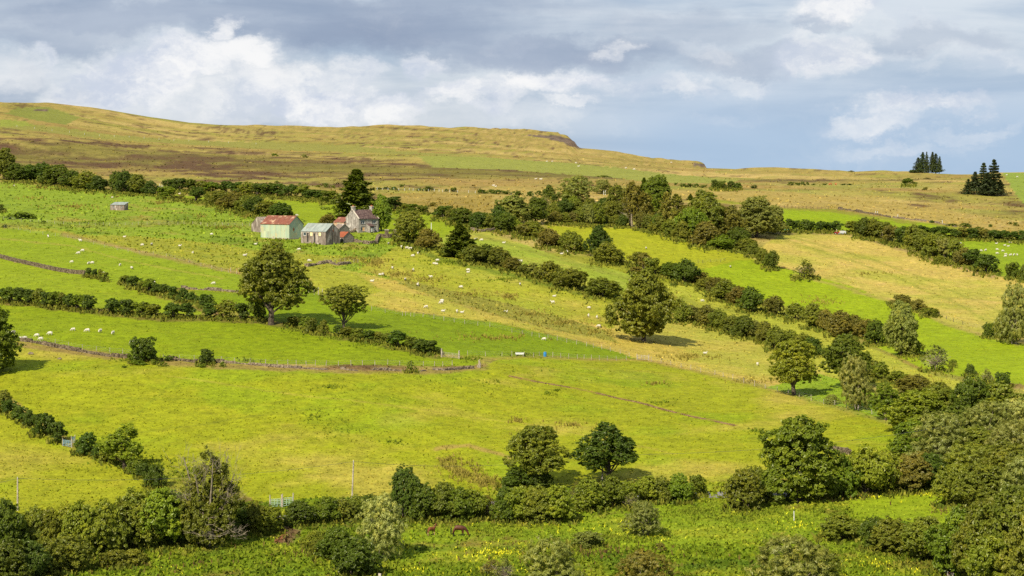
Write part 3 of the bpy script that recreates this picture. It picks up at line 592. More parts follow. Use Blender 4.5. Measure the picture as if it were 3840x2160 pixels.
def conifer(seed, W, H, z0, levels, n, size, flat=False, lean=0):
    g = np.random.default_rng(seed); P = []; N = []; mb = MB()
    mb.tube([(0, 0, -.3), (0, 0, H*.3), (lean*H*.5, 0, H*.7), (lean*H, 0, H*.98)], [W*.045, W*.035, W*.02, .04], 7)
    per = n//(levels*7)
    for i in range(levels):
        t = (i+.5)/levels; z = z0+(H-z0)*t
        if flat: ln = W/2*(0.55+.45*math.sin(math.pi*min(1, t*1.15)))*g.uniform(.55, 1.1)*(1-max(0, t-.85)*4)
        else: ln = W/2*((1-t)**.85*.95+.04)*(1+.16*math.sin(i*1.9+seed))
        for b_ in range(7):
            a = b_*2*math.pi/7 + g.uniform(-.45, .45) + i*.7; l = ln*g.uniform(.72, 1.15)*(1 if flat else (.78+.34*g.uniform()) )
            if flat and g.uniform() < .3: continue
            s = g.uniform(.03, 1, per)**.75
            wdt = l*.26*(1-s*.6)
            x = s*l; y = g.normal(0, 1, per)*wdt*.55; zz = z + (-.10*l*s + .16*l*s**2 if not flat else .18*l*s**1.5) + g.normal(0, 1, per)*(.05*l+.12) - np.abs(y)*.25
            P.append(np.stack([x*math.cos(a)-y*math.sin(a)+lean*zz, x*math.sin(a)+y*math.cos(a), zz], -1))
            N.append(np.stack([math.cos(a)*.35+0*x, math.sin(a)*.35+0*x, .8+0*x], -1))
            if flat or i % 3 == 0: mb.tube([(lean*z, 0, z), (math.cos(a)*l*.85+lean*z, math.sin(a)*l*.85, z+(.12*l if flat else 0))], [W*.010, .02], 4)
    P = np.concatenate(P); N = np.concatenate(N)
    m = g.uniform(0, 1, 150)  # leader
    P = np.concatenate([P, np.stack([g.normal(0, .12, 150)+lean*H, g.normal(0, .12, 150), H*(.92+.08*m)], -1)]); N = np.concatenate([N, rdir(150, g)])
    V, var = leaf_quads(P, N, size, g, 1.5, .7); return V, var, mb
def twigs(g, mb, c, n, ln, rad, up=.5, W=2.0, k=3):
    for i in range(n):
        d = rdir(1, g)[0]; d[2] = abs(d[2])*(.4+up); d /= np.linalg.norm(d); l = ln*g.uniform(.5, 1.1)
        a = np.array(c)+g.normal(0, W, 3)*np.array([1, 1, .5]); p1 = a+d*l*.5; e = a+d*l+g.normal(0, .12*l, 3)
        mb.tube([a, p1, e], [rad, rad*.7, rad*.3], 3, False)
        for q in range(k):
            s = p1+(e-p1)*g.uniform(-.5, .8); d2 = d+rdir(1, g)[0]*.7; mb.tube([s, s+d2*l*.3], [rad*.5, rad*.2], 3, False)
    return mb
PROTO = {}
def proto(kind, W, H, V, var, wood, leaf=None, wmat=None, extra=None):
    if kind in 'TUFHSGKWP':       # true extent of the foliage
        W = float(np.percentile(np.hypot(V[:, 0], V[:, 1]), 95))*1.9; H = float(np.percentile(V[:, 2], 99.3))
    cm = leaf_mesh(kind+'_crown', V, var, leaf or M_leaf)
    PROTO.setdefault(kind, []).append((W, H, cm, wood.mesh(kind+'_trunk', wmat or M_bark) if wood else None, extra))
for s in range(4):          # T: open-grown broadleaf with a clear trunk
    V, var, L = broadleaf(100+s, ['round','dome','tall','round'][s], 14, 17, 3.2, 24, 24000, .40, open_=.2 if s != 1 else .1, rag=1.2); g = np.random.default_rng(s)
    proto('T', 14.6, 17.4, V, var, stems(L, 17, 3.2, .5, 14, g))
for s in range(3):          # U: thin, open crown on a forked trunk
    V, var, L = broadleaf(160+s, ['round','dome','tall'][s], 13, 14, 4.2, 22, 13500, .38, open_=.34, rag=1.5, stray=.2); g = np.random.default_rng(s+5)
    proto('U', 13.6, 14.4, V, var, stems(L, 14, 4.2, .5, 18, g, multi=2, spread=.02))
for s in range(4):          # F: full crown almost to the ground
    V, var, L = broadleaf(200+s, ['dome','round','dome','tall'][s], 13, 13, .7, 28, 26000, .40, open_=.04); g = np.random.default_rng(s)
    proto('F', 13.6, 13.4, V, var, stems(L, 13, .7, .4, 10, g))
for s in range(7):          # H: hedge hawthorn, stems showing below
    V, var, L = broadleaf(300+s, ['round','dome','round','dome','round','tall','dome'][s], 5, 4.4, .95, 12, 5200, .25, open_=.16, lean=.12 if s % 2 else 0); g = np.random.default_rng(s)
    proto('H', 5.3, 4.6, V, var, stems(L, 4.4, .9, .2, 8, g, multi=3))
for s in range(4):          # S: rounded shrub to the ground
    V, var, L = broadleaf(400+s, 'dome', 6, 4, .1, 14, 5600, .27, open_=.12); proto('S', 6.3, 4.2, V, var, None)
for s in range(4):          # G: gorse and low scrub
    V, var, L = broadleaf(450+s, 'dome', 3, 1.3, .05, 7, 1000, .2, open_=.1); proto('G', 3.2, 1.4, V, var, None)
for s in range(6):          # K: ragged thicket
    V, var, L = broadleaf(500+s, ['dome','tall','round','dome','dome','round'][s], 9, 7.2, .25, 24, 17000, .31, open_=.24, stray=.16, rag=1.4); g = np.random.default_rng(s)
    proto('K', 9.6, 7.5, V, var, stems(L, 7, .3, .25, 9, g, multi=3))
for s in range(3):          # W: fine-leaved willow
    V, var, L = broadleaf(600+s, 'dome', 10, 8, .3, 34, 17000, .27, elong=2.2, stray=.16); g = np.random.default_rng(s)
    proto('W', 10.6, 8.3, V, var, stems(L, 8, .3, .25, 9, g, multi=3), wmat=M_palebark)
for s in range(3):
    V, var, mb = conifer(700+s, 8.5, 16, .3, 26, 15000, .42); proto('P', 8.8, 16, V, var, mb, M_needle)
for s in range(3):
    V, var, mb = conifer(720+s, 9, 14, 2.0, 12, 7500, .45, flat=True, lean=.07); proto('Q', 9, 14.5, V, var, mb, M_needle)
for s in range(4):          # R: exposed ragged spruce with gaps between its branches
    V, var, mb = conifer(740+s, 7, 15, [2.5,.6,1.5,.4][s], 13, 6500, .42, lean=[.03,0,.05,.02][s]); proto('R', 7.2, 15, V, var, mb, M_needle)
for s in range(3):          # B: thin twiggy shrub
    V, var, L = broadleaf(800+s, 'tall', 6, 6, .6, 20, 4200, .22, open_=.25, stray=.4); g = np.random.default_rng(s)
    mb = stems(L, 6, .6, .12, 12, g, multi=4); twigs(g, mb, (0, 0, 1.6), 110, 3.2, .035, .9, .35)
    proto('B', 6.4, 6.3, V, var, mb, wmat=M_twig)
g = np.random.default_rng(3)     # D: dead conifer
mb = MB().tube([(0,0,-.3),(0,0,6),(0,0,12.6)], [.28,.18,.03], 6)
for i in range(70):
    z = 1.5+10.5*(i/70); l = (3.6*(1-(z/14))+.3)*g.uniform(.6, 1.15); a = i*2.4; d = np.array([math.cos(a), math.sin(a), 0])
    e = np.array([0,0,z])+d*l+np.array([0,0,.25*l]); mb.tube([(0,0,z), np.array([0,0,z-.05*l])+d*l*.6, e], [.05,.035,.015], 3, False)
    for q in range(3): s0 = np.array([0,0,z])+d*l*g.uniform(.3,.9); mb.tube([s0, s0+d*.4+np.array([math.cos(a+1.5*(q-1)), math.sin(a+1.5*(q-1)), .2])*l*.2], [.025,.01], 3, False)
PROTO['D'] = [(7, 12.6, None, mb.mesh('dead_conifer_trunk', M_twig), None)]
# I: half-dead ash wrapped in ivy columns, bare limbs around
g = np.random.default_rng(11); Vs = []; vs = []
for (x, y, h, r) in ((-3.0,.5,9.5,2.1),(0,0,13.2,2.5),(3.2,-.4,11,2.1),(1.6,1.5,11.5,2.0),(-1.6,-1,10.5,2.1),(4.8,.5,8,1.8),(-4.8,0,6.5,2.0),(.5,-1.5,6,3.4),(-2.5,-1.5,5,2.6)):
    V, var, L = broadleaf(int(900+h*10+x), 'tall', r*2.3, h, .2, 14, 4200, .27, stray=.2, rag=1.5); V[:, 0] += x*(.55+.45*V[:, 2]/h); V[:, 1] += y; Vs.append(V); vs.append(var)
mb = MB()
for i in range(9):
    a = i*.7; e = np.array([math.cos(a)*4.5, math.sin(a)*2.5, 9+2.5*math.sin(i*2.1)]); mb.tube([(0,0,-.3), e*.3+np.array([0,0,1.]), e*.7, e], [.38,.26,.15,.06], 6)
    twigs(g, mb, e*.9, 22, 2.8, .022, .9, 1.0, 4)
for i in range(14):
    a = g.uniform(-2.6, -.5); s = np.array([math.cos(a)*3, -2.2+math.sin(a), 2.0+g.uniform(-.6, 2.0)]); twigs(g, mb, s+np.array([2.2, -1, 0]), 3, 2.6, .04, -.3, .7, 5)
M_bare = noisy('bare_limbs', (.13,.105,.07), (.27,.23,.165), 2.0, .9)
PROTO['I'] = [(13.0, 13.3, leaf_mesh('ivy_crown', np.concatenate(Vs), np.concatenate(vs), M_leaf), mb.mesh('ivy_ash_branches', M_bare), None)]

TINT = {'dg':((.068,.116,.011),'dark green'), 'mg':((.120,.176,.012),'mid green'), 'ol':((.146,.180,.018),'olive green'), 'yg':((.178,.236,.018),'yellow green'),
        'gg':((.185,.218,.044),'grey green'), 'rb':((.152,.154,.024),'brownish green'), 'pg':((.25,.295,.075),'pale green'), 'bg':((.050,.078,.028),'dark blue green'),
        'bl':((.145,.225,.014),'fresh green'), 'vg':((.088,.132,.011),'deep green')}
NOUN = {'T':('broadleaf_tree','tree','broadleaf tree with a visible trunk'), 'U':('broadleaf_tree','tree','thin broadleaf tree'), 'F':('broadleaf_tree','tree','full-crowned broadleaf tree'), 'H':('hawthorn_bush','bush','hawthorn bush'),
        'S':('shrub','bush','rounded shrub'), 'G':('gorse_bush','bush','low gorse bush'), 'K':('thicket_tree','tree','bushy thicket tree'), 'W':('willow_tree','tree','fine-leaved willow'),
        'P':('spruce_tree','tree','spruce'), 'Q':('pine_tree','tree','windswept pine'), 'B':('twiggy_shrub','bush','thin twiggy shrub'), 'R':('spruce_tree','tree','ragged spruce'), 'D':('dead_conifer','tree','dead bare conifer'),
        'I':('ivy_clad_ash','tree','ivy-clad half-dead ash')}
ORD = 'zeroth first second third fourth fifth sixth seventh eighth ninth tenth eleventh twelfth thirteenth fourteenth fifteenth sixteenth seventeenth eighteenth nineteenth twentieth'.split()
def ordn(i, n):
    if i == 1: return 'leftmost'
    if i == n: return 'rightmost'
    if i <= (n+1)//2 or n < 5: return (ORD[i] if i <= 20 else 'twenty-'+ORD[i-20]) + ' from left'
    j = n-i+1; return (ORD[j] if j <= 20 else 'twenty-'+ORD[j-20]) + ' from right'
pcount = [0]
def plant(kind, px, by, ty, w, tint, label, group=None, var=None, rot=None, dz=0.0):
    P = PROTO[kind]; k = pcount[0]; pcount[0] += 1; Wd, Hd, cm, wm, ex = P[(k if var is None else var) % len(P)]
    p = world(px, by); s = pxm(px, by); sx = w/s/Wd; sz = (by-ty)/s/Hd
    nm, cat, _ = NOUN[kind]
    c = np.array(TINT[tint][0])*np.array([1.1,1.03,1.0])*rng.uniform(.88, 1.14)*rng.uniform(.95, 1.05, 3); rz = (rng.uniform(0, 6.28) if kind != 'I' else .15) if rot is None else rot
    small = (by-ty) < 46 or wm is None or cm is None
    loc = (float(p[0]), float(p[1]), float(p[2])-0.05+dz)
    if small:
        o = link(nm, cm if cm is not None else wm, None, loc); root = o; o.color = (*c, 1)
    else:
        root = empty(nm, loc); o = link('crown', cm, root); o.color = (*c, 1); t = link('trunk' if kind not in 'BI' else 'branches', wm, root)
    root.rotation_euler = (0, 0, rz); root.scale = (sx, sx, sz)
    if kind in 'HKSB': FEET.append((px, by, w/s))
    return tag(root, label, cat, group)
FEET = []
def plants(ox, oy, s, where, group, rows, noun=None):
    """rows: cx, base, top, width in zoom units; kind; tint"""
    rows = [(ox+r[0]/s, oy+r[1]/s, oy+r[2]/s, r[3]/s, r[4], r[5]) for r in rows]
    order = sorted(range(len(rows)), key=lambda i: rows[i][0]); n = len(rows)
    for q, i in enumerate(order):
        x, b_, t_, w_, k, ti = rows[i]; nn = noun or NOUN[k][2]
        if n == 1: lab = f"{TINT[ti][1]} {nn} {where}"
        else: lab = f"{TINT[ti][1]} {nn}, {ordn(q+1, n)} {where}"
        if len(lab.split()) > 16: lab = f"{nn}, {ordn(q+1, n)} {where}"
        plant(k, x, b_, t_, w_*(1.2 if k in 'HK' and n > 4 else 1.0), ti, lab, group)
Z1 = 2.6833
A = (0,340,Z1); B_ = (900,540,Z1); C_ = (1800,540,Z1); D_ = (2880,540,Z1); E_ = (0,840,Z1); F_ = (960,960,Z1); G_ = (1920,960,Z1); H_ = (2880,1000,Z1)
I_ = (0,1380,1.857); J_ = (900,1500,2.196); K_ = (1800,1500,2.196); L_ = (2760,1420,1.958); M_ = (2880,1340,Z1); N_ = (2000,640,5.367); O_ = (2440,640,4.954)
plants(*A, 'in the moor edge hedge at far left', 'trees of the hedge under the moor at far left',
 [(40,890,575,230,'F','ol'),(170,900,730,210,'K','vg'),(300,900,740,180,'K','dg'),(430,900,725,190,'K','dg'),(560,940,745,250,'K','vg'),(720,965,800,210,'K','dg'),(860,985,810,240,'K','ol'),(985,1005,855,170,'K','dg')], 'hedge tree')
plants(*A, 'in the clump above the small hut', 'bushes of the clump above the small hut',
 [(1165,1010,810,170,'K','vg'),(1265,1025,805,200,'K','dg'),(1390,1032,840,200,'K','ol'),(1520,1048,905,170,'K','dg')], 'hedge tree')
plants(*A, 'in the hedge running down to the teal barn', 'bushes of the hedge running down to the teal barn',
 [(1690,1085,965,160,'H','mg'),(1825,1098,1030,90,'B','rb'),(1965,1112,970,150,'H','dg'),(2085,1122,1035,80,'H','ol'),(2200,1155,1005,180,'K','ol'),(2340,1195,1020,240,'K','rb'),(2480,1220,1060,190,'K','ol'),(2580,1245,1070,200,'K','dg'),
  (2700,1255,1110,210,'K','ol'),(2820,1275,1130,190,'K','dg'),(2905,1275,1200,80,'H','ol')])
plants(*A, 'in the long upper hedge below the moor', 'bushes of the long upper hedge below the moor',
 [(1710,985,885,130,'H','dg'),(1815,1008,878,130,'H','dg'),(1915,1008,888,130,'H','vg'),(2020,1012,900,120,'H','ol'),(2130,1015,905,140,'H','mg'),(2265,1028,902,140,'H','dg'),(2380,1032,912,140,'H','dg'),(2490,1048,915,150,'H','ol'),
  (2600,1052,925,140,'H','dg'),(2710,1062,925,140,'H','vg'),(2820,1066,935,150,'H','dg'),(2930,1082,940,140,'H','dg'),(3040,1086,950,140,'H','ol'),(3125,1103,1000,130,'H','dg'),(3210,1103,1005,120,'H','dg'),(3325,1122,1008,150,'H','mg')])
plants(*B_, 'on the moor above the barns', 'scrub dotted on the moor above the barns', [(350,138,108,80,'G','mg'),(655,158,120,70,'G','gg'),(370,396,368,50,'G','vg'),(600,420,390,40,'G','vg'),(645,422,400,70,'G','rb'),(790,432,412,70,'G','ol'),(862,437,392,85,'G','vg'),(935,442,410,60,'G','ol')], 'gorse bush')
plants(*B_, 'along the posts right of the big spruce', 'gorse along the moor fence right of the spruce',
 [(1400,462,438,60,'G','vg'),(1470,458,432,80,'G','dg'),(1550,465,430,90,'G','dg'),(1630,432,398,60,'G','vg'),(1800,472,440,60,'G','vg'),(1900,478,428,110,'G','vg'),(2080,482,452,50,'G','dg'),(2150,484,438,90,'G','vg')], 'gorse bush')
plants(*C_, 'in the dark strip left of the woodland', 'gorse strip left of the woodland',
 [(20,498,450,110,'G','vg'),(110,498,455,110,'G','vg'),(190,502,458,100,'G','dg'),(260,506,462,90,'G','vg'),(380,518,464,120,'G','vg'),(505,526,474,90,'G','dg'),(590,522,468,90,'G','vg')], 'gorse bush')
plants(*B_, 'rising behind the grey farmhouse', None, [(1172,760,258,430,'P','vg')])
plants(*B_, 'with ivy against the right of the farmhouse', None, [(1425,880,520,190,'F','bl')])
plants(*B_, 'in the hedge behind the farmhouse', 'bushes of the hedge behind the farmhouse',
 [(1540,662,525,180,'H','dg'),(1655,665,590,90,'H','ol'),(1740,682,595,120,'H','mg'),(1835,692,608,100,'H','ol'),(1945,632,590,130,'G','rb')])
plants(*B_, 'beside the red roofed shed', None, [(885,815,705,150,'K','rb')])
plants(*B_, 'right of the farmhouse garden wall', None, [(1695,1000,690,310,'K','ol')])
plants(*B_, 'between the garden and the dark spruce', None, [(1885,1050,850,260,'K','rb')])
plants(*B_, 'in the lane hedge above the dark spruce', 'trees of the lane hedge above the dark spruce',
 [(2045,745,620,160,'H','dg'),(2230,800,640,210,'K','vg'),(2400,850,690,170,'K','dg'),(2500,855,710,130,'K','ol'),(1990,720,650,60,'H','dg'),(2120,755,650,110,'K','ol')], 'bush')
plants(*B_, 'standing alone below the lane hedge', None, [(2215,1140,800,340,'P','vg')], 'broad dark spruce')
plants(*C_, 'in the long hedge below the lane', 'bushes of the long hedge below the lane',
 [(-75,1190,1010,200,'K','ol'),(60,1190,1005,190,'K','vg'),(195,1225,1025,180,'K','ol'),(330,1275,1140,180,'K','rb'),(450,1320,1205,120,'H','ol'),(545,1340,1200,120,'H','gg'),(700,1385,1185,220,'K','ol'),(915,1450,1255,300,'K','ol'),(1235,1535,1345,270,'K','ol')], 'hedge bush')
plants(*C_, 'in the hedge from lane to lone ash', 'trees of the hedge from the lane down to the lone ash',
 [(320,880,755,180,'K','yg'),(430,930,800,160,'H','rb'),(520,935,770,200,'K','ol'),(690,1035,855,190,'K','rb'),(795,1045,970,70,'H','ol'),(910,1082,880,180,'K','ol'),(1035,1095,1000,80,'H','ol'),(1190,1140,830,260,'F','dg'),(1270,1195,990,220,'K','ol'),(1405,1200,1060,85,'H','ol')], 'hedge tree')
plants(*C_, 'in the hedge passing above the lone ash', 'bushes of the hedge passing above the lone ash',
 [(1580,1225,1085,150,'H','ol'),(1655,1285,1090,130,'H','rb'),(1745,1315,1140,170,'H','ol'),(1560,1290,1230,150,'S','rb'),(1920,1335,1190,240,'K','vg'),(2070,1395,1160,210,'K','vg'),(2170,1400,1270,190,'K','rb'),(2290,1460,1340,180,'K','ol'),(2400,1500,1345,190,'K','rb'),(2460,1560,1360,230,'K','ol'),(2600,1610,1430,190,'K','rb'),(2720,1680,1440,200,'K','vg')], 'hedge bush')
plants(*H_, 'in the hedge crossing under the bright crest', 'trees of the hedge under the bright crest',
 [(60,480,290,160,'K','rb'),(285,530,360,170,'H','ol'),(450,605,370,190,'K','ol'),(590,640,430,170,'K','rb'),(740,700,450,250,'K','rb'),(870,690,490,160,'K','rb'),(985,720,530,170,'K','rb'),(1100,775,530,190,'K','vg'),(1450,900,740,200,'K','ol')], 'hedge tree')
plants(*H_, 'standing tall below the bright crest field', None, [(1345,905,365,330,'F','gg')])
plants(*H_, 'in the broken hedge right of the tall tree', 'bushes of the broken hedge below the bright crest',
 [(1690,1045,770,280,'B','gg'),(1860,990,925,60,'H','mg'),(2040,1095,975,110,'S','dg'),(2200,1165,1010,140,'B','gg'),(2370,1200,1055,160,'S','dg')], 'bush')
plants(*G_, 'in the ragged hedge right of the lone ash', 'bushes of the ragged hedge right of the lone ash',
 [(1815,640,490,150,'H','gg'),(1700,650,430,170,'K','ol'),(1960,685,490,190,'K','rb'),(2075,725,530,170,'K','ol'),(2200,765,590,160,'K','ol'),(2330,820,600,180,'K','vg'),(2440,825,650,150,'K','gg'),(2545,870,665,150,'K','ol')], 'hedge bush')
plants(*H_, 'among the trees of the stream side hedge', 'bushes of the stream side hedge',
 [(80,830,600,170,'K','ol'),(200,830,640,170,'K','yg'),(360,860,680,180,'K','ol'),(450,900,720,170,'K','dg'),(1060,1130,950,170,'K','ol'),(1140,1150,960,150,'H','yg'),(1290,1185,1060,160,'H','ol'),(1470,1290,1100,270,'K','rb'),(1720,1350,1170,230,'K','ol'),(640,1390,1290,160,'W','gg')], 'bush')
plants(*H_, 'with thin crown beside the wire fence', None, [(250,1300,755,480,'T','yg')], 'yellow broadleaf tree')
plants(*H_, 'ivy covered, behind the thin crowned tree', None, [(765,1230,685,500,'T','vg')], 'deep crowned tree')
plants(*H_, 'leaning over the wire fence by the stream', None, [(890,1445,920,350,'W','gg')], 'tall grey willow')
plants(*H_, 'last before the wood on the wire fence', None, [(1180,1555,1180,340,'U','mg')], 'small crowned tree')
plants(*G_, 'standing alone in the yellow field', None, [(1325,865,172,660,'F','ol')], 'big lone ash')
plants(*F_, 'with dark trunk in the middle left hedge', None, [(150,690,-130,700,'T','ol')], 'big ash')
plants(*F_, 'tucked beneath the big ash', None, [(15,640,330,170,'K','mg')], 'bushy tree')
plants(*F_, 'with short forked trunk in the low hedge', None, [(890,735,295,450,'U','ol')], 'small spreading ash')
plants(*F_, 'in the low hedge right of the big ash', 'bushes of the low hedge right of the big ash',
 [(370,695,605,140,'S','ol'),(480,730,600,130,'S','mg'),(560,765,620,150,'S','ol'),(675,780,645,120,'S','ol'),(830,805,690,100,'S','dg'),(925,815,720,140,'H','ol'),(1030,845,735,120,'H','ol'),(1140,862,755,130,'H','dg'),(1228,875,770,100,'H','ol'),(1325,892,785,120,'H','ol'),
  (1440,925,762,175,'H','dg'),(1555,940,815,130,'H','mg'),(1660,978,838,160,'H','dg'),(1752,985,850,170,'H','dg')])
plants(*F_, 'growing on the rubble bank', None, [(1560,1165,1045,110,'B','mg')])
plants(*E_, 'in the left hedge above the grazing flock', 'bushes of the left hedge above the grazing flock',
 [(20,765,638,120,'H','dg'),(100,778,625,150,'H','mg'),(215,792,632,130,'H','dg'),(295,802,648,120,'H','dg'),(388,805,645,110,'H','ol'),(480,828,688,120,'H','dg'),(560,835,683,140,'H','mg'),(625,838,690,70,'H','ol'),(700,852,700,120,'H','dg'),(775,862,712,130,'H','mg'),(890,882,713,125,'H','dg')])
plants(*E_, 'in the gapped hedge above the grazing flock', 'bushes of the gapped hedge above the grazing flock',
 [(1125,900,748,160,'H','dg'),(1285,908,758,150,'H','dg'),(1430,922,778,135,'H','mg'),(1555,932,802,145,'H','ol'),(1730,942,793,160,'H','dg'),(1890,942,793,140,'H','dg'),(2110,942,788,155,'H','dg'),(2275,950,762,170,'H','ol'),(2430,955,788,150,'H','dg')])
plants(*E_, 'in the slanting hedge between two left fields', 'bushes of the slanting hedge between two left fields',
 [(1255,602,518,90,'H','ol'),(1345,642,523,120,'H','dg'),(1425,652,575,100,'H','yg'),(1490,682,555,130,'H','mg'),(1580,702,598,115,'H','dg'),(1660,712,603,100,'H','dg'),(1740,748,632,110,'H','dg'),(1850,785,655,150,'S','dg'),(1935,792,688,115,'S','dg'),(2070,828,705,180,'S','dg')])
plants(*E_, 'at the end of the dry stone wall', 'bushes at the end of the left dry stone wall', [(885,532,448,75,'H','dg'),(955,545,458,65,'H','dg'),(1010,548,458,45,'H','ol'),(1057,572,488,70,'H','ol')])
plants(*E_, 'on the lower stone wall', 'bushes on the lower stone wall', [(1455,1372,1130,290,'S','dg'),(2072,1392,1243,165,'S','dg')], 'windswept round bush')
plants(*E_, 'low at the foot of the lower wall', 'low scrub at the foot of the lower stone wall', [(1390,1408,1358,190,'G','mg'),(1540,1402,1348,90,'G','mg'),(1650,1422,1372,100,'G','mg'),(2030,1425,1388,110,'G','mg'),(2240,1422,1366,80,'G','mg'),(1700,1370,1310,120,'G','dg'),(1255,1449,1425,60,'G','dg')], 'scrub bush')
plants(*E_, 'cut by the left picture edge, casting long shadow', None, [(-110,1500,830,560,'F','mg')], 'tree')
plants(*A, 'in the rough field left of the hut', 'bushes in the rough field left of the hut', [(5,1215,1143,80,'S','vg'),(230,1292,1222,270,'G','vg'),(45,1378,1342,70,'G','vg'),(440,1332,1300,70,'G','mg')], 'low dark bush')
plants(*I_, 'in the hedge above the blue gate', 'bushes of the hedge above the blue gate',
 [(10,290,150,110,'K','ol'),(55,305,215,120,'S','dg'),(120,345,258,120,'S','dg'),(165,375,310,80,'H','dg'),(208,400,288,100,'S','dg'),(300,465,312,160,'S','dg'),(405,512,372,105,'H','dg')])
plants(*I_, 'in the hedge below the blue gate', 'bushes of the hedge below the blue gate', [(605,595,452,180,'S','dg'),(760,650,545,130,'S','ol'),(690,620,530,110,'S','dg'),(940,730,638,120,'S','mg'),(1000,765,660,110,'S','dg'),(1080,825,668,140,'S','dg')])
plants(*I_, 'with pale bare limbs below the blue gate', None, [(870,705,400,300,'U','bl')], 'small ash')
plants(*I_, 'towering over the road hedge at lower left', None, [(1450,1250,500,520,'I','ol')])
plants(*I_, 'in the overgrown road hedge at bottom left', 'trees of the overgrown road hedge at bottom left',
 [(40,1330,925,240,'K','vg'),(180,1300,1040,160,'K','ol'),(245,1300,975,170,'K','ol'),(340,1300,985,190,'K','ol'),(450,1290,950,210,'K','yg'),(570,1310,935,260,'K','yg'),(720,1300,925,260,'K','yg'),(850,1260,930,170,'K','ol'),(960,1250,855,280,'K','ol'),(1110,1250,840,300,'K','bl'),(1230,1230,880,260,'K','dg')], 'thicket tree')
plants(*I_, 'in the front rank at bottom left corner', 'bushes of the front rank at bottom left',
 [(60,1480,1180,260,'K','vg'),(200,1460,1190,230,'K','dg'),(330,1430,1180,230,'K','ol'),(480,1400,1150,240,'K','ol'),(620,1300,1150,200,'K','yg'),(800,1370,1250,220,'S','ol'),(930,1350,1250,200,'S','ol')], 'overgrown bush')
plants(*J_, 'in the road hedge left of the pole', 'bushes of the road hedge left and right of the pole',
 [(-10,1100,830,200,'K','vg'),(110,1095,840,180,'K','ol'),(230,1090,880,200,'K','yg'),(480,1045,838,210,'K','vg'),(700,1015,800,210,'K','mg'),(850,1000,810,170,'K','ol'),(950,970,790,180,'K','ol'),(1060,905,778,150,'K','vg')], 'hedge bush')
plants(*J_, 'pointed, rising from the road hedge', None, [(1370,980,560,260,'K','dg')], 'dark thicket tree')
plants(*J_, 'in the road hedge behind the two horses', 'bushes of the road hedge behind the two horses',
 [(1500,985,690,200,'K','vg'),(1660,975,675,240,'K','ol'),(1800,980,720,220,'K','mg'),(1910,960,730,200,'K','yg'),(2040,950,760,150,'B','rb')], 'hedge bush')
plants(*J_, 'with leaning trunk below the road hedge', None, [(1165,1300,770,400,'W','pg')], 'pale leaved willow')
plants(*J_, 'around the pale willow', 'bushes around the pale willow', [(640,1200,1080,230,'S','ol'),(790,1300,1055,260,'K','vg'),(950,1430,1120,320,'K','vg'),(700,1250,1120,200,'K','ol'),(2080,1449,1320,180,'B','rb')], 'bush')
plants(*K_, 'left of two by the road hedge', None, [(455,710,215,460,'T','ol')], 'brownish roadside tree')
plants(*K_, 'right of two, behind a leaning pole', None, [(1060,680,200,490,'T','dg')], 'roadside tree')
plants(*K_, 'beneath the brownish roadside tree', 'bushes beneath the brownish roadside tree', [(300,720,555,280,'K','dg'),(500,725,560,190,'K','dg')], 'bush')
plants(*K_, 'in the road hedge right of the horses', 'bushes of the road hedge right of the horses',
 [(210,985,700,190,'K','vg'),(330,985,700,220,'K','yg'),(470,995,700,230,'K','ol'),(640,995,700,250,'K','yg'),(800,900,660,140,'B','rb'),(905,910,650,240,'K','yg'),(1080,890,640,200,'K','mg'),(1190,880,680,190,'K','yg'),(1250,900,760,140,'B','gg'),(1380,850,640,190,'K','yg'),(1500,850,650,190,'K','ol'),(1640,850,625,180,'K','bl'),(1780,800,625,150,'S','mg')], 'hedge bush')
plants(*K_, 'round, in the pasture below the road hedge', None, [(1352,1110,830,310,'W','gg')], 'willow bush')
plants(*K_, 'at the bottom picture edge in the middle', 'shrubs along the bottom picture edge', [(600,1590,1140,500,'W','gg'),(1360,1590,1230,480,'W','rb'),(880,1200,1075,260,'S','gg'),(1540,1115,1072,80,'G','ol'),(1490,1230,1165,110,'G','rb'),(200,1500,1300,200,'B','gg')], 'loose shrub')
plants(*L_, 'in the road hedge left of the great round tree', 'bushes left of the great round tree', [(60,960,660,260,'K','ol'),(170,900,650,200,'K','ol')], 'hedge bush')
plants(*L_, 'great and round at the hedge corner', None, [(465,895,285,560,'F','mg')], 'broadleaf tree')
plants(*L_, 'in the road hedge right of the great round tree', 'trees of the road hedge right of the great round tree', [(790,860,560,200,'K','mg'),(960,830,490,300,'K','yg'),(1110,820,530,240,'K','yg'),(1290,810,545,250,'K','rb'),(1430,790,540,190,'K','dg')], 'hedge tree')
plants(*L_, 'in the pasture below the great round tree', 'bushes in the pasture below the great round tree', [(760,1185,1005,240,'K','ol'),(1010,1260,1025,150,'K','vg'),(1130,1275,1035,260,'K','ol'),(1390,1340,1020,320,'K','ol'),(400,1640,1150,560,'W','gg'),(640,1560,1270,330,'W','ol')], 'bush')
plants(*M_, 'in the stream side wood at the right', 'trees of the stream side wood at the right',
 [(1500,760,340,600,'F','yg'),(1480,980,640,420,'K','mg'),(1760,1110,540,640,'W','gg'),(1560,1240,930,330,'K','rb'),(1720,600,310,340,'K','ol'),(2060,640,200,340,'K','vg'),(2350,640,250,420,'K','ol'),(1950,820,470,400,'K','vg'),(2240,900,440,520,'W','gg'),
  (2500,840,420,460,'W','pg'),(2060,1010,700,380,'K','ol'),(2480,1180,640,560,'W','gg'),(2050,1330,860,620,'W','ol'),(2420,1420,860,600,'F','ol'),(1880,1500,1090,330,'K','ol'),(2200,1560,1100,560,'F','ol'),(2560,1640,1000,560,'W','gg'),(1650,1270,960,230,'K','dg')], 'wood tree')
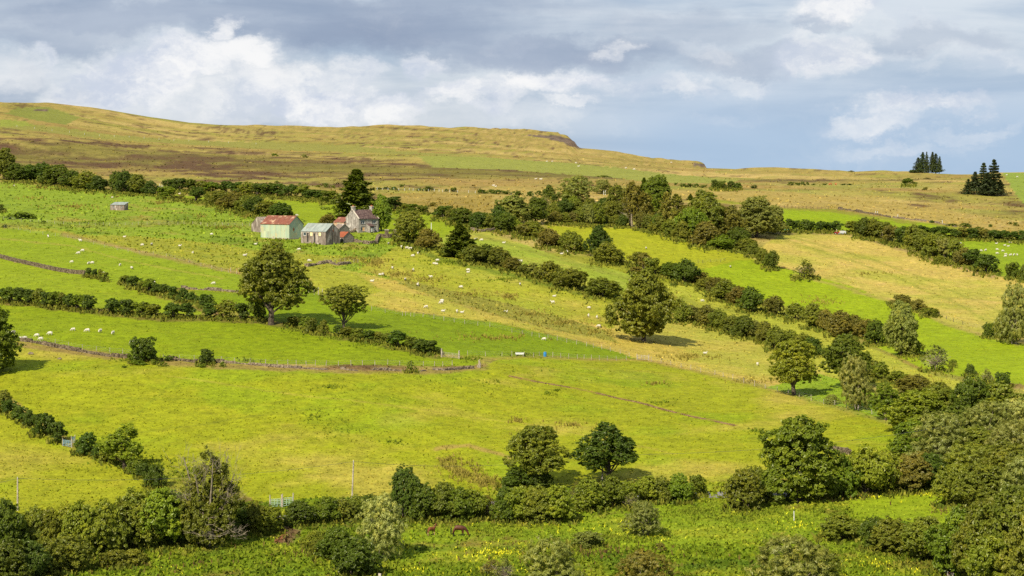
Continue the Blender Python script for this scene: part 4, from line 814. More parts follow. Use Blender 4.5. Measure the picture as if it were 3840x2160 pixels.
plants(*L_, 'in the dense lower right corner', 'trees of the dense lower right corner', [(1640,1440,960,360,'K','mg'),(1830,1500,900,420,'F','ol'),(2050,1560,800,560,'F','ol'),(1560,1380,1100,240,'K','ol'),(1960,1640,1150,460,'K','yg'),(2180,1700,1000,420,'F','ol')], 'tree')
plants(*D_, 'in the short hedge left of the quad bike', 'bushes of the short hedge left of the quad bike', [(225,870,752,110,'H','dg'),(285,872,765,90,'H','dg'),(370,882,758,110,'H','dg'),(440,880,778,90,'H','dg'),(535,878,775,105,'H','dg'),(615,882,785,85,'H','dg'),(690,882,768,110,'H','dg')])
plants(*D_, 'in the straw field hedge at upper right', 'trees of the straw field hedge at upper right',
 [(860,895,775,140,'H','ol'),(970,935,748,160,'K','vg'),(1060,945,755,170,'K','ol'),(1150,965,785,130,'H','ol'),(1240,995,820,150,'H','rb'),(1350,1015,830,170,'H','dg'),(1470,1040,820,190,'K','ol'),(1400,1020,850,150,'K','dg'),(1570,1090,890,220,'K','ol'),(1690,1140,905,230,'K','ol'),(1780,1165,955,130,'H','gg'),(1740,1205,1130,150,'S','ol'),
  (1880,1195,960,120,'H','ol'),(1980,1220,1050,170,'K','rb'),(2080,1245,1058,160,'H','dg'),(2205,1292,1108,190,'H','dg'),(2480,1345,1190,170,'S','vg'),(2570,1390,1220,100,'S','vg')], 'hedge tree')
plants(*D_, 'in the hedge above the right hand flock', 'bushes of the hedge above the right hand flock',
 [(1540,905,818,110,'H','dg'),(1620,910,840,110,'H','dg'),(1710,925,830,130,'H','dg'),(1780,942,830,130,'H','dg'),(1875,948,850,110,'H','dg'),(1960,950,843,120,'H','rb'),(2060,958,845,130,'H','dg'),(2150,955,850,115,'H','rb'),(2265,968,868,130,'H','dg'),(2370,972,868,140,'H','dg'),(2475,978,878,120,'H','dg'),(2570,985,868,120,'H','dg')])
plants(*D_, 'along the broken wall at upper right', 'gorse along the broken wall at upper right', [(1860,828,800,130,'G','vg'),(1980,838,795,150,'G','vg'),(2130,862,832,130,'G','vg'),(2240,832,805,50,'G','vg'),(2440,806,778,45,'G','vg'),(2492,818,782,60,'G','vg'),(1650,795,770,60,'G','dg')], 'gorse bush')
plants(*D_, 'windswept at the right end of the woodland', None, [(55,905,625,260,'F','gg')], 'tree')
plants(*D_, 'at the tail of the woodland', None, [(45,1255,1075,120,'K','vg')], 'bush')
plants(*D_, 'alone at the edge of the straw field', None, [(375,1345,1150,230,'B','ol')], 'brown bush')
plants(*D_, 'on the pale moor below the pine clump', 'lone scrub on the moor below the pine clump', [(1412,428,352,105,'H','vg'),(1580,478,445,60,'G','rb'),(835,276,256,60,'G','rb'),(1458,287,255,100,'G','vg'),(1605,327,313,65,'G','rb')], 'bush')
plants(*D_, 'beside the two brown cattle', 'gorse beside the two brown cattle', [(230,430,394,90,'G','vg'),(300,428,398,70,'G','vg'),(355,428,386,60,'G','vg'),(396,422,388,45,'G','vg'),(465,420,402,45,'G','vg'),(572,422,402,50,'G','vg'),(760,422,405,60,'G','dg'),(822,422,404,50,'G','dg')], 'gorse bush')
plants(*C_, 'on the moor above the dark woodland', 'gorse on the moor above the dark woodland', [(1970,420,392,45,'G','vg'),(2050,440,398,90,'G','vg'),(2110,442,402,80,'G','vg'),(2180,445,405,80,'G','vg'),(2250,448,415,70,'G','vg'),(2358,455,365,80,'S','vg'),(2440,458,378,120,'S','vg'),(2530,458,378,120,'S','vg'),(2590,456,390,90,'S','vg'),(2760,448,410,80,'G','dg'),(1232,336,318,160,'G','vg')], 'gorse bush')
plants(*D_, 'in the clump on the right skyline', 'pines of the clump on the right skyline', [(1512,288,130,170,'R','bg'),(1552,290,78,160,'R','bg'),(1598,290,76,90,'R','bg'),(1650,292,78,120,'R','bg'),(1688,294,95,160,'R','bg'),(1722,296,125,90,'R','bg'),(1455,287,258,80,'G','bg')], 'conifer')
plants(*D_, 'in the group near the right edge', 'spruces of the group near the right edge', [(2010,518,365,180,'R','bg'),(2075,520,290,200,'R','bg'),(2172,525,200,250,'R','bg'),(2272,530,168,290,'R','bg'),(2220,535,300,250,'R','bg'),(2345,530,370,130,'R','bg')], 'spruce')
plants(*H_, 'on the crest behind the bright field', 'bushes on the crest behind the bright field', [(1345,390,280,230,'S','rb'),(1500,445,330,180,'S','rb'),(1630,500,415,170,'S','ol')], 'scrub bush')
plants(*H_, 'small, near the right edge fence', None, [(2240,715,565,140,'S','vg')], 'dark bush')
plants(*H_, 'rising at the right picture edge', 'willows at the right picture edge', [(2500,790,190,360,'W','gg'),(2400,780,450,240,'W','ol')], 'willow')
# the farm woodland
plants(*N_, 'at the upper left of the farm woodland', 'trees at the upper left of the farm woodland', [(310,570,305,200,'K','vg'),(860,640,110,740,'W','gg'),(710,640,400,240,'K','yg'),(1390,480,195,360,'W','gg'),(240,720,450,220,'B','gg'),(430,640,480,120,'H','dg')], 'tree')
plants(*C_, 'at the left end of the farm woodland', 'trees at the left end of the farm woodland', [(-30,840,680,140,'H','vg'),(55,830,690,150,'H','mg'),(330,800,520,350,'F','gg'),(560,800,540,250,'F','vg'),(180,850,620,160,'K','dg'),(260,880,700,190,'K','vg'),(640,700,560,150,'B','gg')], 'tree')
plants(*N_, 'in the middle of the farm woodland', 'trees in the middle of the farm woodland',
 [(630,860,560,260,'K','dg'),(800,830,520,200,'K','yg'),(900,860,600,280,'K','ol'),(410,900,660,220,'K','ol'),(1150,900,560,260,'K','ol'),(1430,740,555,250,'K','dg'),(1480,900,620,260,'K','ol'),(1700,760,300,340,'K','ol'),(1620,960,620,300,'K','ol'),(1780,900,640,260,'K','rb'),(1280,860,700,200,'K','bl')], 'woodland tree')
plants(*N_, 'along the lower edge of the farm woodland', 'trees along the lower edge of the farm woodland',
 [(430,1050,820,280,'K','rb'),(620,1058,850,240,'K','ol'),(800,1060,830,240,'K','rb'),(950,1068,740,230,'K','ol'),(1110,1080,660,260,'K','gg'),(1290,1090,650,270,'K','mg'),(1480,1085,900,220,'K','ol'),(1660,1100,880,240,'K','ol'),(1800,1130,880,200,'K','vg'),(2180,1180,820,260,'K','rb'),(2350,1215,900,260,'K','ol'),(2510,1245,860,260,'K','vg')], 'woodland tree')
plants(*N_, 'standing grey among the farm pines', None, [(1980,1125,375,640,'D','rb')], 'dead bare conifer')
plants(*N_, 'of the farm woodland', 'conifers of the farm woodland', [(1940,1120,190,420,'Q','rb'),(2110,1150,270,440,'Q','rb'),(2300,1160,420,420,'Q','rb'),(2420,900,150,460,'F','mg'),(2230,820,160,300,'P','vg'),(2060,1000,640,300,'Q','ol')], 'dark conifer')
plants(*O_, 'at the right of the farm woodland', 'trees at the right of the farm woodland',
 [(150,640,95,420,'F','mg'),(270,1160,380,400,'Q','rb'),(500,1050,420,380,'Q','ol'),(1000,1250,385,720,'F','ol'),(1480,1300,660,560,'F','rb'),(780,1290,720,480,'K','bl'),(160,1160,850,320,'K','ol'),(420,1230,900,320,'K','ol'),(600,1290,950,300,'K','ol'),(1010,1400,950,420,'K','rb'),(1280,1440,1180,420,'K','bl'),(1620,1420,1050,380,'K','vg'),(1800,1500,1260,340,'K','ol'),(740,560,440,120,'P','vg'),(1250,1200,620,420,'F','rb'),(640,1000,640,300,'Q','rb')], 'woodland tree')
plants(*O_, 'leaning with pale limbs by the straw field', None, [(1960,1240,500,800,'F','gg')], 'great windswept tree')
plants(*O_, 'at the tail of the farm woodland', 'bushes at the tail of the farm woodland', [(1900,1590,1350,260,'K','ol'),(2080,1700,1440,240,'K','ol'),(2180,1790,1560,200,'K','vg')], 'bush')

# tangled grass, bramble and cow parsley at the foot of every bush
fx = []; fy = []
for x, y, wm_ in FEET:
    k = int(26+10*wm_); sp = pxm(x, y)*wm_*.62; fx.append(x+rng.uniform(-1, 1, k)*sp); fy.append(y+1+rng.normal(0, 1, k)*wm_*.32*pxm(x, y)*.22+rng.uniform(0, 3, k))
fx = np.concatenate(fx); fy = np.concatenate(fy); t_ = rng.uniform(0, 1, (len(fx), 1)); dd_ = np.clip(Dpx(fx, fy)/500, .8, 1.6)
tufts(fx, fy, rng.uniform(.3, 1.0, len(fx))*dd_**.5, rng.uniform(.2, .6, len(fx))*dd_, np.array(T(92,112,24))*(1-t_)+np.array(T(150,150,44))*t_, 'undergrowth', 'tangled grass and bramble along the feet of the hedges', 'undergrowth', 3, .35)
# ------------------------------------------------------------------ buildings
def corrugated(name, c0, c1, c2, pitch=0.18, horizontal=False, streak=(14, 1.0, 1.0), lo=.42, hi=.62):
    def bd(b, p):
        tc = b.n('ShaderNodeTexCoord'); v = tc.outputs['Object']; sp = b.n('ShaderNodeSeparateXYZ'); b.l(v, sp.inputs[0])
        mp = b.n('ShaderNodeMapping'); mp.inputs['Scale'].default_value = streak; b.l(v, mp.inputs[0])
        n = b.noise(mp.outputs[0], .55, 6, .65); n2 = b.noise(v, .45, 5, .6)
        sheet = b.n('ShaderNodeTexWhiteNoise'); sheet.noise_dimensions = '2D'
        b.l(b.comb(b.m('FLOOR', b.m('DIVIDE', sp.outputs[0], .82)), b.m('FLOOR', b.m('DIVIDE', b.m('ADD', sp.outputs[1], sp.outputs[2]), 2.6)), 0), sheet.inputs['Vector'])
        c = b.mix(b.ramp(n, lo, hi), c0, c1); c = b.mix(b.ramp(n2, .52, .68, 0, .9), c, c2)
        k = b.m('ADD', .86, b.m('MULTIPLY', sheet.outputs['Value'], .26)); c = b.mix(1.0, c, b.comb(k, k, k), 'MULTIPLY')
        b.l(c, p.inputs['Base Color'])
    return mat(name, None, .55, .4, bd)
M_rustroof = corrugated('rusty_corrugated_roof', (.185,.058,.032), (.13,.042,.026), (.40,.27,.17), lo=.4, hi=.65)
M_rustroof2 = corrugated('orange_corrugated_roof', (.27,.068,.022), (.20,.05,.018), (.30,.12,.05))
M_teal = corrugated('faded_teal_sheet', (.30,.38,.28), (.36,.40,.26), (.42,.38,.22), streak=(1.5, 1.5, .5))
M_greyroof = corrugated('pale_grey_sheet_roof', (.20,.24,.225), (.26,.285,.26), (.18,.185,.16), streak=(5, .7, .7))
M_rustpanel = noisy('rust_stained_sheet', (.36,.36,.28), (.42,.16,.06), 1.1, .7, stretch=(3,3,.5), lo=.42, hi=.6)
M_render = noisy('weathered_render', (.15,.13,.115), (.36,.335,.30), 1.1, .95, 7, 0, .3, .72, c2=(.45,.42,.38), s2=.6)
M_conc = noisy('stained_concrete', (.11,.085,.07), (.26,.215,.18), 1.3, .95, 7, 0, .3, .7, stretch=(1,1,.4), c2=(.38,.33,.29), s2=.7)
M_rubble = noisy('rubble_wall', (.07,.055,.045), (.36,.31,.26), 3.4, .95, 5, .04, .34, .62)
M_slate = noisy('mossy_slate', (.045,.028,.028), (.10,.06,.055), 1.6, .8, 6, 0, .35, .65, c2=(.19,.14,.12), s2=2.3)
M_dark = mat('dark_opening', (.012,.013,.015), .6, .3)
M_glass = mat('old_window_glass', (.03,.045,.05), .15, .6)
M_frame = mat('flaking_white_paint', (.55,.56,.54), .6, .3)
M_board = noisy('bare_boarding', (.46,.25,.10), (.60,.40,.22), 2.0, .8)
M_cream = noisy('cream_board', (.60,.52,.28), (.70,.62,.36), 2.0, .8)
M_coping = mat('pale_coping', (.52,.46,.38), .85, .3)
M_block = noisy('grey_block', (.25,.21,.18), (.40,.35,.30), 2.5, .9)
M_rust = noisy('rust', (.30,.09,.03), (.16,.06,.03), 4, .8)
def rect_wall(mb, xs, zs, y, holes):
    """wall sheet in the x-z plane at y, cut where a hole (x0,x1,z0,z1) lies"""
    xs = sorted(set(list(xs)+[h[i] for h in holes for i in (0, 1)])); zs = sorted(set(list(zs)+[h[i] for h in holes for i in (2, 3)]))
    for a, c in zip(xs[:-1], xs[1:]):
        for d, e in zip(zs[:-1], zs[1:]):
            mx, mz = (a+c)/2, (d+e)/2
            if any(h[0] < mx < h[1] and h[2] < mz < h[3] for h in holes): continue
            mb.poly([(a,y,d),(c,y,d),(c,y,e),(a,y,e)])
def gabled(name, px, py, theta, L, W, h, rise, wallm, roofm, label, cat='building', base=None, over=.12, holes=(), sink=1.2, corner='R', D=None):
    """theta: long wall turned left (+) of square-on. Local: x along the long wall to the right, y away; origin = near right corner of the long wall"""
    p = world(px, py); root = empty(name, tuple(map(float, p)), -R(theta) if corner == 'R' else R(theta), label, cat)
    m = MB()
    if corner == 'R': x0, x1, y0, y1 = -L, 0, 0, W
    else: x0, x1, y0, y1 = 0, L, 0, W
    rect_wall(m, [x0, x1], [-sink, h], y0, holes)
    for (a, b_, c, d) in holes:             # reveals
        m.poly([(a,y0,c),(a,y0+.22,c),(a,y0+.22,d),(a,y0,d)]); m.poly([(b_,y0+.22,c),(b_,y0,c),(b_,y0,d),(b_,y0+.22,d)])
        m.poly([(a,y0,d),(a,y0+.22,d),(b_,y0+.22,d),(b_,y0,d)]); m.poly([(a,y0+.22,c),(a,y0,c),(b_,y0,c),(b_,y0+.22,c)])
    m.poly([(x1,y1,-sink),(x0,y1,-sink),(x0,y1,h),(x1,y1,h)])
    ym = (y0+y1)/2
    m.poly([(x1,y0,-sink),(x1,y1,-sink),(x1,y1,h),(x1,ym,h+rise),(x1,y0,h)]); m.poly([(x0,y1,-sink),(x0,y0,-sink),(x0,y0,h),(x0,ym,h+rise),(x0,y1,h)])
    m.build('wall', wallm, root)
    r = MB(); t = .07; k = math.hypot(W/2, rise); n = int(L/.16)
    for s in (0, 1):
        ya, yb = (y0-over, ym) if s == 0 else (y1+over, ym); za = h - over*rise/(W/2) + .03; zb = h+rise+.03
        V = []; X = np.linspace(x0-over, x1+over, n*2+1)
        for i, x in enumerate(X): dz = .022 if i % 2 else -.022; V += [(x, ya, za+dz), (x, yb, zb+dz)]
        for x in (x0-over, x1+over): pass
        F = [(2*i, 2*i+2, 2*i+3, 2*i+1) if s == 0 else (2*i, 2*i+1, 2*i+3, 2*i+2) for i in range(len(X)-1)]
        r.add(V, F)
        r.add([(x0-over,ya,za-t),(x1+over,ya,za-t),(x1+over,yb,zb-t),(x0-over,yb,zb-t),(x0-over,ya,za-.03),(x1+over,ya,za-.03),(x1+over,yb,zb-.03),(x0-over,yb,zb-.03)], [(0,1,2,3),(0,1,5,4),(1,2,6,5),(0,3,7,4)])
    rf = r.build('roof', roofm, root)
    return root, rf
# teal barn -------------------------------------------------
barn, rf = gabled('barn', 1084.5, 899, 36, 12.9, 7.1, 5.1, 2.7, M_teal, M_rustroof, 'tall corrugated barn with faded teal sides and rusty red roof', 'barn', over=.2)
MB().box(-12.9,.0,-.09,.0,-1.2,.42).box(-.0,.09,-.05,7.1,-1.2,.42).build('plinth', M_block, barn)
MB().box(-2.1,-1.98,-.05,0,-.2,3.2).box(-9.6,-9.55,-.04,0,.4,2.4).build('seam_strip', M_rustpanel, barn)
MB().box(-7.6,-6.9,-.05,-.005,.5,1.0).build('hatch', M_rustpanel, barn)
MB().box(.005,.05,2.0,2.35,2.7,3.9).box(.004,.03,1.9,2.6,3.0,3.5).build('rust_hole', M_rust, barn)
MB().box(-13.0,-.0,-.16,-.08,4.98,5.07).build('gutter', M_rust, barn)
# rendered shed with pale roof ------------------------------
hl = [(-3.2,-2.1,2.95,4.1),(-6.9,-5.8,2.95,4.1),(-9.9,-8.6,2.95,4.1),(-5.25,-4.6,.2,3.7),(-8.2,-7.5,.9,3.9)]
shed, rf = gabled('shed', 1221.5, 921, 37, 10.9, 6.9, 4.4, 2.55, M_conc, M_greyroof, 'long stained concrete shed with pale grey sheet roof and boarded windows', 'shed', holes=hl, over=.1)
for i, (a, c, d, e) in enumerate(hl):
    if i < 2: MB().box(a,c,.06,.1,d,e).build('window', M_cream, shed)
    elif i == 2:
        wnd = MB().box(a,c,.1,.13,d,e).build('window', M_glass, shed); MB().box(a,c,.03,.09,d,d+.12).box(a,c,.03,.09,e-.1,e).box(a,a+.1,.03,.09,d,e).box(c-.1,c,.03,.09,d,e).build('frame', M_frame, wnd)
    else:
        dd = MB().box(a,c,.16,.2,d,e).build('doorway', M_dark, shed); MB().box(c-.16,c-.04,.0,.1,d,e-.3).build('door_edge', M_conc, dd)
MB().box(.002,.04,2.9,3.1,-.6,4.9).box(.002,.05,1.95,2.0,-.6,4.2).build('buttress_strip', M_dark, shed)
MB().box(.003,.05,1.55,1.75,4.5,5.1).box(.003,.05,3.5,3.7,4.3,4.9).build('vent', M_rust, shed)
# farmhouse --------------------------------------------------
fr = [(0.95,2.55,3.0,4.35),(5.65,7.25,3.0,4.35),(0.95,2.6,.55,2.15),(6.35,7.3,.55,2.05)]
hp = world(1345, 872); house = empty('farmhouse', tuple(map(float, hp)), R(37), 'two storey grey farmhouse, roughcast and abandoned, with mossy slate roof and two chimneys', 'house')
HL, HW, HH, HR = 8.5, 8.4, 4.9, 3.05
m = MB(); rect_wall(m, [0, HL], [-1, HH], 0, fr)
for (a, b_, c, d) in fr:
    m.poly([(a,0,c),(a,.2,c),(a,.2,d),(a,0,d)]); m.poly([(b_,.2,c),(b_,0,c),(b_,0,d),(b_,.2,d)]); m.poly([(a,0,d),(a,.2,d),(b_,.2,d),(b_,0,d)]); m.poly([(a,.2,c),(a,0,c),(b_,0,c),(b_,.2,c)])
m.poly([(HL,HW,-1),(0,HW,-1),(0,HW,HH),(HL,HW,HH)])
for x in (0, HL): m.poly([(x,0,-1),(x,HW,-1),(x,HW,HH),(x,HW/2,HH+HR),(x,0,HH)])
m.build('wall', M_render, house)
r = MB(); ym = HW/2; q = .25*HR/ym
for ya, za in ((-.25, HH-q+.04), (HW+.25, HH-q+.04)):
    r.add([(.22,ya,za),(HL-.22,ya,za),(HL-.22,ym,HH+HR+.04),(.22,ym,HH+HR+.04),(.22,ya,za-.12),(HL-.22,ya,za-.12),(HL-.22,ym,HH+HR-.08),(.22,ym,HH+HR-.08)], [(0,1,2,3),(4,5,6,7),(0,1,5,4),(1,2,6,5),(0,3,7,4)])
roof = r.build('roof', M_slate, house)
for x in (-.06, HL-.24):
    cp = MB()
    for s in (-1, 1):
        ya = ym + s*(ym+.2); za = HH-.14
        cp.add([(x,ya,za),(x+.3,ya,za),(x+.3,ym,HH+HR+.06),(x,ym,HH+HR+.06),(x,ya,za+.2),(x+.3,ya,za+.2),(x+.3,ym,HH+HR+.28),(x,ym,HH+HR+.28)], [(0,1,2,3),(4,5,6,7),(0,1,5,4),(0,3,7,4),(1,2,6,5)])
    cp.build('coping', M_coping, roof)
for x in (.0, HL-.85):
    ch = MB().box(x,x+.85,ym-.75,ym+.75,HH+HR-.6,HH+HR+1.05).build('chimney', M_render, house); MB().box(x-.1,x+.95,ym-.85,ym+.85,HH+HR+1.05,HH+HR+1.2).build('chimney_cap', M_coping, ch)
    for yy in (-.42, 0, .42): MB().tube([(x+.42,ym+yy,HH+HR+1.2),(x+.42,ym+yy,HH+HR+1.62)], [.13,.1], 8).build('chimney_pot', M_rustroof2, ch)
for i, (a, c, d, e) in enumerate(fr):
    wn = MB().box(a,c,.16,.19,d,e).build('window', M_glass, house)
    f = MB().box(a,a+.07,.1,.16,d,e).box(c-.07,c,.1,.16,d,e).box(a,c,.1,.16,d,d+.07).box(a,c,.1,.16,e-.07,e).box(a,c,.1,.16,e-.45,e-.39)
    f.box((a+c)/2-.04,(a+c)/2+.04,.1,.16,d,e); f.build('frame', M_frame, wn)
    MB().box(a-.12,c+.12,-.1,.08,d-.13,d-.003).build('sill', M_conc, wn)
    if i == 2: MB().box((a+c)/2-.1,c-.08,.08,.12,d,e-.35).build('boarding', M_board, wn)
pc = MB(); PXa, PXb, PD = 3.35, 5.1, 2.1
pc.add([(PXa,0,-1),(PXa,-PD,-1),(PXa,-PD,2.25),(PXa,0,3.05)], [(0,1,2,3)]); pc.add([(PXb,0,-1),(PXb,-PD,-1),(PXb,-PD,2.25),(PXb,0,3.05)], [(0,1,2,3)])
pc.box(PXa,PXa+.28,-PD,-PD+.15,-1,2.2).box(PXb-.2,PXb,-PD,-PD+.15,-1,2.2)
porch = pc.build('porch', M_render, house)
MB().add([(PXa-.12,.0,3.14),(PXb+.12,0,3.14),(PXb+.12,-PD-.2,2.26),(PXa-.12,-PD-.2,2.26),(PXa-.12,.0,3.04),(PXb+.12,0,3.04),(PXb+.12,-PD-.2,2.16),(PXa-.12,-PD-.2,2.16)], [(0,1,2,3),(4,5,6,7),(2,3,7,6),(0,3,7,4),(1,2,6,5)]).build('porch_roof', M_slate, porch)
MB().box(PXa+.28,PXb-.2,-PD+.2,-PD+.24,-.6,2.1).build('door_opening', M_dark, porch)
MB().box(PXa+.6,PXa+1.1,-PD+.1,-PD+.16,.2,1.7).build('broken_door', M_frame, porch)
MB().box(PXb-.5,PXb-.22,-PD+.1,-PD+.16,.9,2.0).build('door_sidelight', M_glass, porch)
MB().tube([(HL-.3,-.08,-.8),(HL-.3,-.08,HH-.1)], .05, 6).tube([(0,-.3,HH-.12),(HL,-.3,HH-.12)], .06, 6).build('gutter', M_dark, house)
# small sheds --------------------------------------------------
o, _ = gabled('outbuilding', 1290, 862, 48, 6.2, 4.6, 2.7, 1.7, M_rustpanel, M_rustroof, 'red roofed tin shed with rusty sides between barn and farmhouse', 'shed')
MB().prism([(0.0,2.75),(4.6,2.75),(2.3,4.38)], .0, .06, 'x').build('gable_sheet', M_teal, o)
o, _ = gabled('outbuilding', 1287, 913, 40, 3.4, 4.9, 1.9, 1.65, M_rubble, M_rustroof2, 'small rubble stone hut with bright orange tin roof beside concrete shed', 'shed')
MB().box(-.9,-.2,-.04,.02,-.6,1.5).build('doorway', M_dark, o)
o, _ = gabled('outbuilding', 1272, 880, 40, 3.0, 5.0, 2.3, 1.6, M_rubble, M_conc, 'roofless looking rubble outhouse behind the concrete shed gable', 'shed')
o, _ = gabled('outbuilding', 1010, 868, -42, 15.5, 6.8, 3.4, 2.5, M_conc, M_conc, 'old brown rendered byre half hidden behind the teal barn', 'barn', corner='R')
o.rotation_euler = (0, 0, R(42)); pz = world(965, 872); o.location = (float(pz[0])+11.5+1.9, float(pz[1])+10.0, float(pz[2])-.5)
# hut in the field ---------------------------------------------
hp2 = world(466, 791); hut = empty('hut', tuple(map(float, hp2)), -R(16), 'small grey brick hut with sloping tin roof alone in the upper field', 'hut')
m = MB(); hh_ = [(-5.0,-4.3,.95,1.65),(-1.6,-.9,.95,1.65)]; rect_wall(m, [-6.2, 0], [-.8, 2.2], 0, [(a,b_,c,d) for a,b_,c,d in hh_])
m.poly([(0,0,-.8),(0,3.4,-.8),(0,3.4,3.1),(0,0,2.2)]); m.poly([(-6.2,0,-.8),(-6.2,3.4,-.8),(-6.2,3.4,3.1),(-6.2,0,2.2)]); m.poly([(-6.2,3.4,-.8),(0,3.4,-.8),(0,3.4,3.1),(-6.2,3.4,3.1)])
m.build('wall', M_conc, hut)
MB().add([(-6.0,-.25,2.18),(.2,-.25,2.18),(.2,3.6,3.2),(-6.0,3.6,3.2),(-6.0,-.25,2.26),(.2,-.25,2.26),(.2,3.6,3.28),(-6.0,3.6,3.28)], [(0,1,2,3),(4,5,6,7),(0,1,5,4),(1,2,6,5),(0,3,7,4)]).build('roof', M_greyroof, hut)
for a, b_, c, d in hh_:
    wn = MB().box(a,b_,.1,.13,c,d).build('window', M_dark, hut); MB().box(a,a+.06,.05,.09,c,d).box(b_-.06,b_,.05,.09,c,d).box((a+b_)/2-.03,(a+b_)/2+.03,.05,.09,c,d).box(a,b_,.05,.09,(c+d)/2-.03,(c+d)/2+.03).build('frame', M_frame, wn)

# ------------------------------------------------------------------ walls, fences, gates
def zp(Zm, pts): ox, oy, s = Zm; return [(ox+a/s, oy+c/s) for a, c in pts]
def along(pts, step):
    """world points every 'step' metres along a polyline given in photo pixels"""
    P = []
    for (x0, y0), (x1, y1) in zip(pts[:-1], pts[1:]):
        n = max(2, int(max(abs(x1-x0), abs(y1-y0))/5)+1); t = np.linspace(0, 1, n)
        P.append(world(x0+(x1-x0)*t, y0+(y1-y0)*t))
    P = np.concatenate(P); seg = np.hypot(*np.diff(P[:, :2], axis=0).T); d = np.concatenate([[0], np.cumsum(seg)])
    q = np.arange(0, d[-1], step); return np.stack([np.interp(q, d, P[:, k]) for k in range(3)], -1)
def stone_wall(pts, h, label, m=M_stone, ruin=.25, thick=.55, size=.42, name='stone_wall'):
    P = along(pts, size*.8); mb = MB(); rows = max(1, int(round(h/(size*.72))))
    base = P[0]
    for i, p in enumerate(P[:-1]):
        d = P[i+1]-p; a = math.atan2(d[1], d[0]); hk = rows*(1-ruin*max(0, vnoise(i/9., 3.3, 5)+.5)*1.2)
        for r_ in range(rows):
            if r_ > hk: break
            for s in (-1, 1):
                c = np.array([p[0]-base[0], p[1]-base[1], p[2]-base[2]]) + np.array([-math.sin(a)*s*thick*.27, math.cos(a)*s*thick*.27, (r_+.4)*size*.72-.1]) + rng.normal(0, size*.09, 3)
                sx, sy, sz = size*rng.uniform(.38, .62), thick*rng.uniform(.25, .36), size*rng.uniform(.32, .46)
                V = np.array([(x, y, z) for z in (-sz, sz) for y in (-sy, sy) for x in (-sx, sx)]) + rng.uniform(-.07, .07, (8, 3))*size*2
                b2 = a + rng.normal(0, .25); V = V @ np.array([[math.cos(b2), math.sin(b2), 0], [-math.sin(b2), math.cos(b2), 0], [0, 0, 1]])
                mb.add(V+c, [(0,2,3,1),(4,5,7,6),(0,1,5,4),(2,6,7,3),(0,4,6,2),(1,3,7,5)])
    return tag(mb.build(name, m, None, loc=tuple(map(float, base))), label, 'stone wall', kind='thing')
stone_wall(zp(E_, [(-60,330),(0,345),(200,392),(400,432),(560,462),(700,488),(860,515)]), 1.15, 'long dry stone wall crossing the upper left pasture', ruin=.1)
stone_wall(zp(E_, [(190,1185),(380,1208),(560,1245),(900,1295),(1100,1325),(1300,1345)]), .95, 'dark tumbled stone wall below the grazing sheep at left', ruin=.3)
stone_wall(zp(E_, [(1700,1350),(1800,1365),(1980,1385)])+zp(F_, [(-300,1060)]), .8, 'short stone wall between the two round windswept bushes', ruin=.4)
stone_wall(zp(F_, [(-380,1060),(-150,1070),(0,1088),(250,1112),(500,1128),(740,1140)]), .75, 'low reddish stone wall below the wire fence, left of the rubble bank', M_pstone, ruin=.45)
stone_wall(zp(F_, [(860,1140),(1000,1160),(1200,1150),(1500,1160),(1650,1165),(1760,1150)]), .55, 'grassy rubble bank with a small thorn growing on it', M_pstone, ruin=.9, name='rubble_bank')
stone_wall(zp(F_, [(1790,1150),(1900,1158),(2050,1150),(2200,1140)]), .6, 'right end of the rubble bank by the broken stump', M_pstone, ruin=.3, name='rubble_bank')
stone_wall(zp(B_, [(670,1235),(800,1212),(880,1205)]), 1.0, 'heap of collapsed stones right of the big ash', M_pstone, ruin=.5, thick=1.3)
stone_wall(zp(B_, [(890,1200),(980,1225),(1110,1210)]), .9, 'tumbled stones reaching the rushy gully below the shed', M_pstone, ruin=.5, thick=1.0)
stone_wall(zp(B_, [(1125,985),(1200,1000),(1300,1012),(1370,1005)]), 1.35, 'curved rubble garden wall below the farmhouse lawn', M_pstone, ruin=.25, thick=.8)
stone_wall(zp(B_, [(1372,1003),(1385,960),(1400,935)]), 1.3, 'short rubble wall rising to the garden gate', M_pstone, ruin=.1, thick=.8)
stone_wall(zp(B_, [(1400,940),(1500,945),(1600,940)]), 1.4, 'brown stone wall under the two square gate pillars', M_stone, ruin=.1, thick=.8)
stone_wall(zp(B_, [(1010,880),(1080,890),(1190,885)]), 1.5, 'overgrown rubble yard wall against the farmhouse gable', M_pstone, ruin=.4, thick=.9)
stone_wall(zp(D_, [(710,658),(800,668),(865,672),(930,688),(1100,712),(1240,740)]), 1.1, 'broken stone wall along the bright upper right field', M_stone, ruin=.5, size=.6)
stone_wall(zp(D_, [(1260,742),(1400,755),(1540,772),(1700,800),(1900,840)]), 1.0, 'further length of broken wall running into the gorse', M_pstone, ruin=.5, size=.6)
stone_wall(zp(B_, [(2330,868),(2420,880),(2560,875)])+zp(C_, [(150,862)]), 1.2, 'stone wall in front of the lane gate above the sheep', M_pstone, ruin=.3)
stone_wall(zp(M_, [(640,930),(700,945),(770,955),(850,968)]), 1.3, 'dark stone wall showing right of the great round tree', M_stone, ruin=.2)
stone_wall(zp(E_, [(1830,655),(2000,665),(2200,672),(2420,690)]), .8, 'low stone wall running left from the big ash', M_pstone, ruin=.5)
stone_wall([(x*DS, y*DS) for x, y in [(1282,950),(1330,960),(1480,984),(1600,1011),(1700,1041),(1850,1071)]], .14, 'thin line of reddish clods beside the dug drain', M_earth, ruin=.9, thick=.5, size=.3, name='drain_spoil')['kind'] = 'stuff'
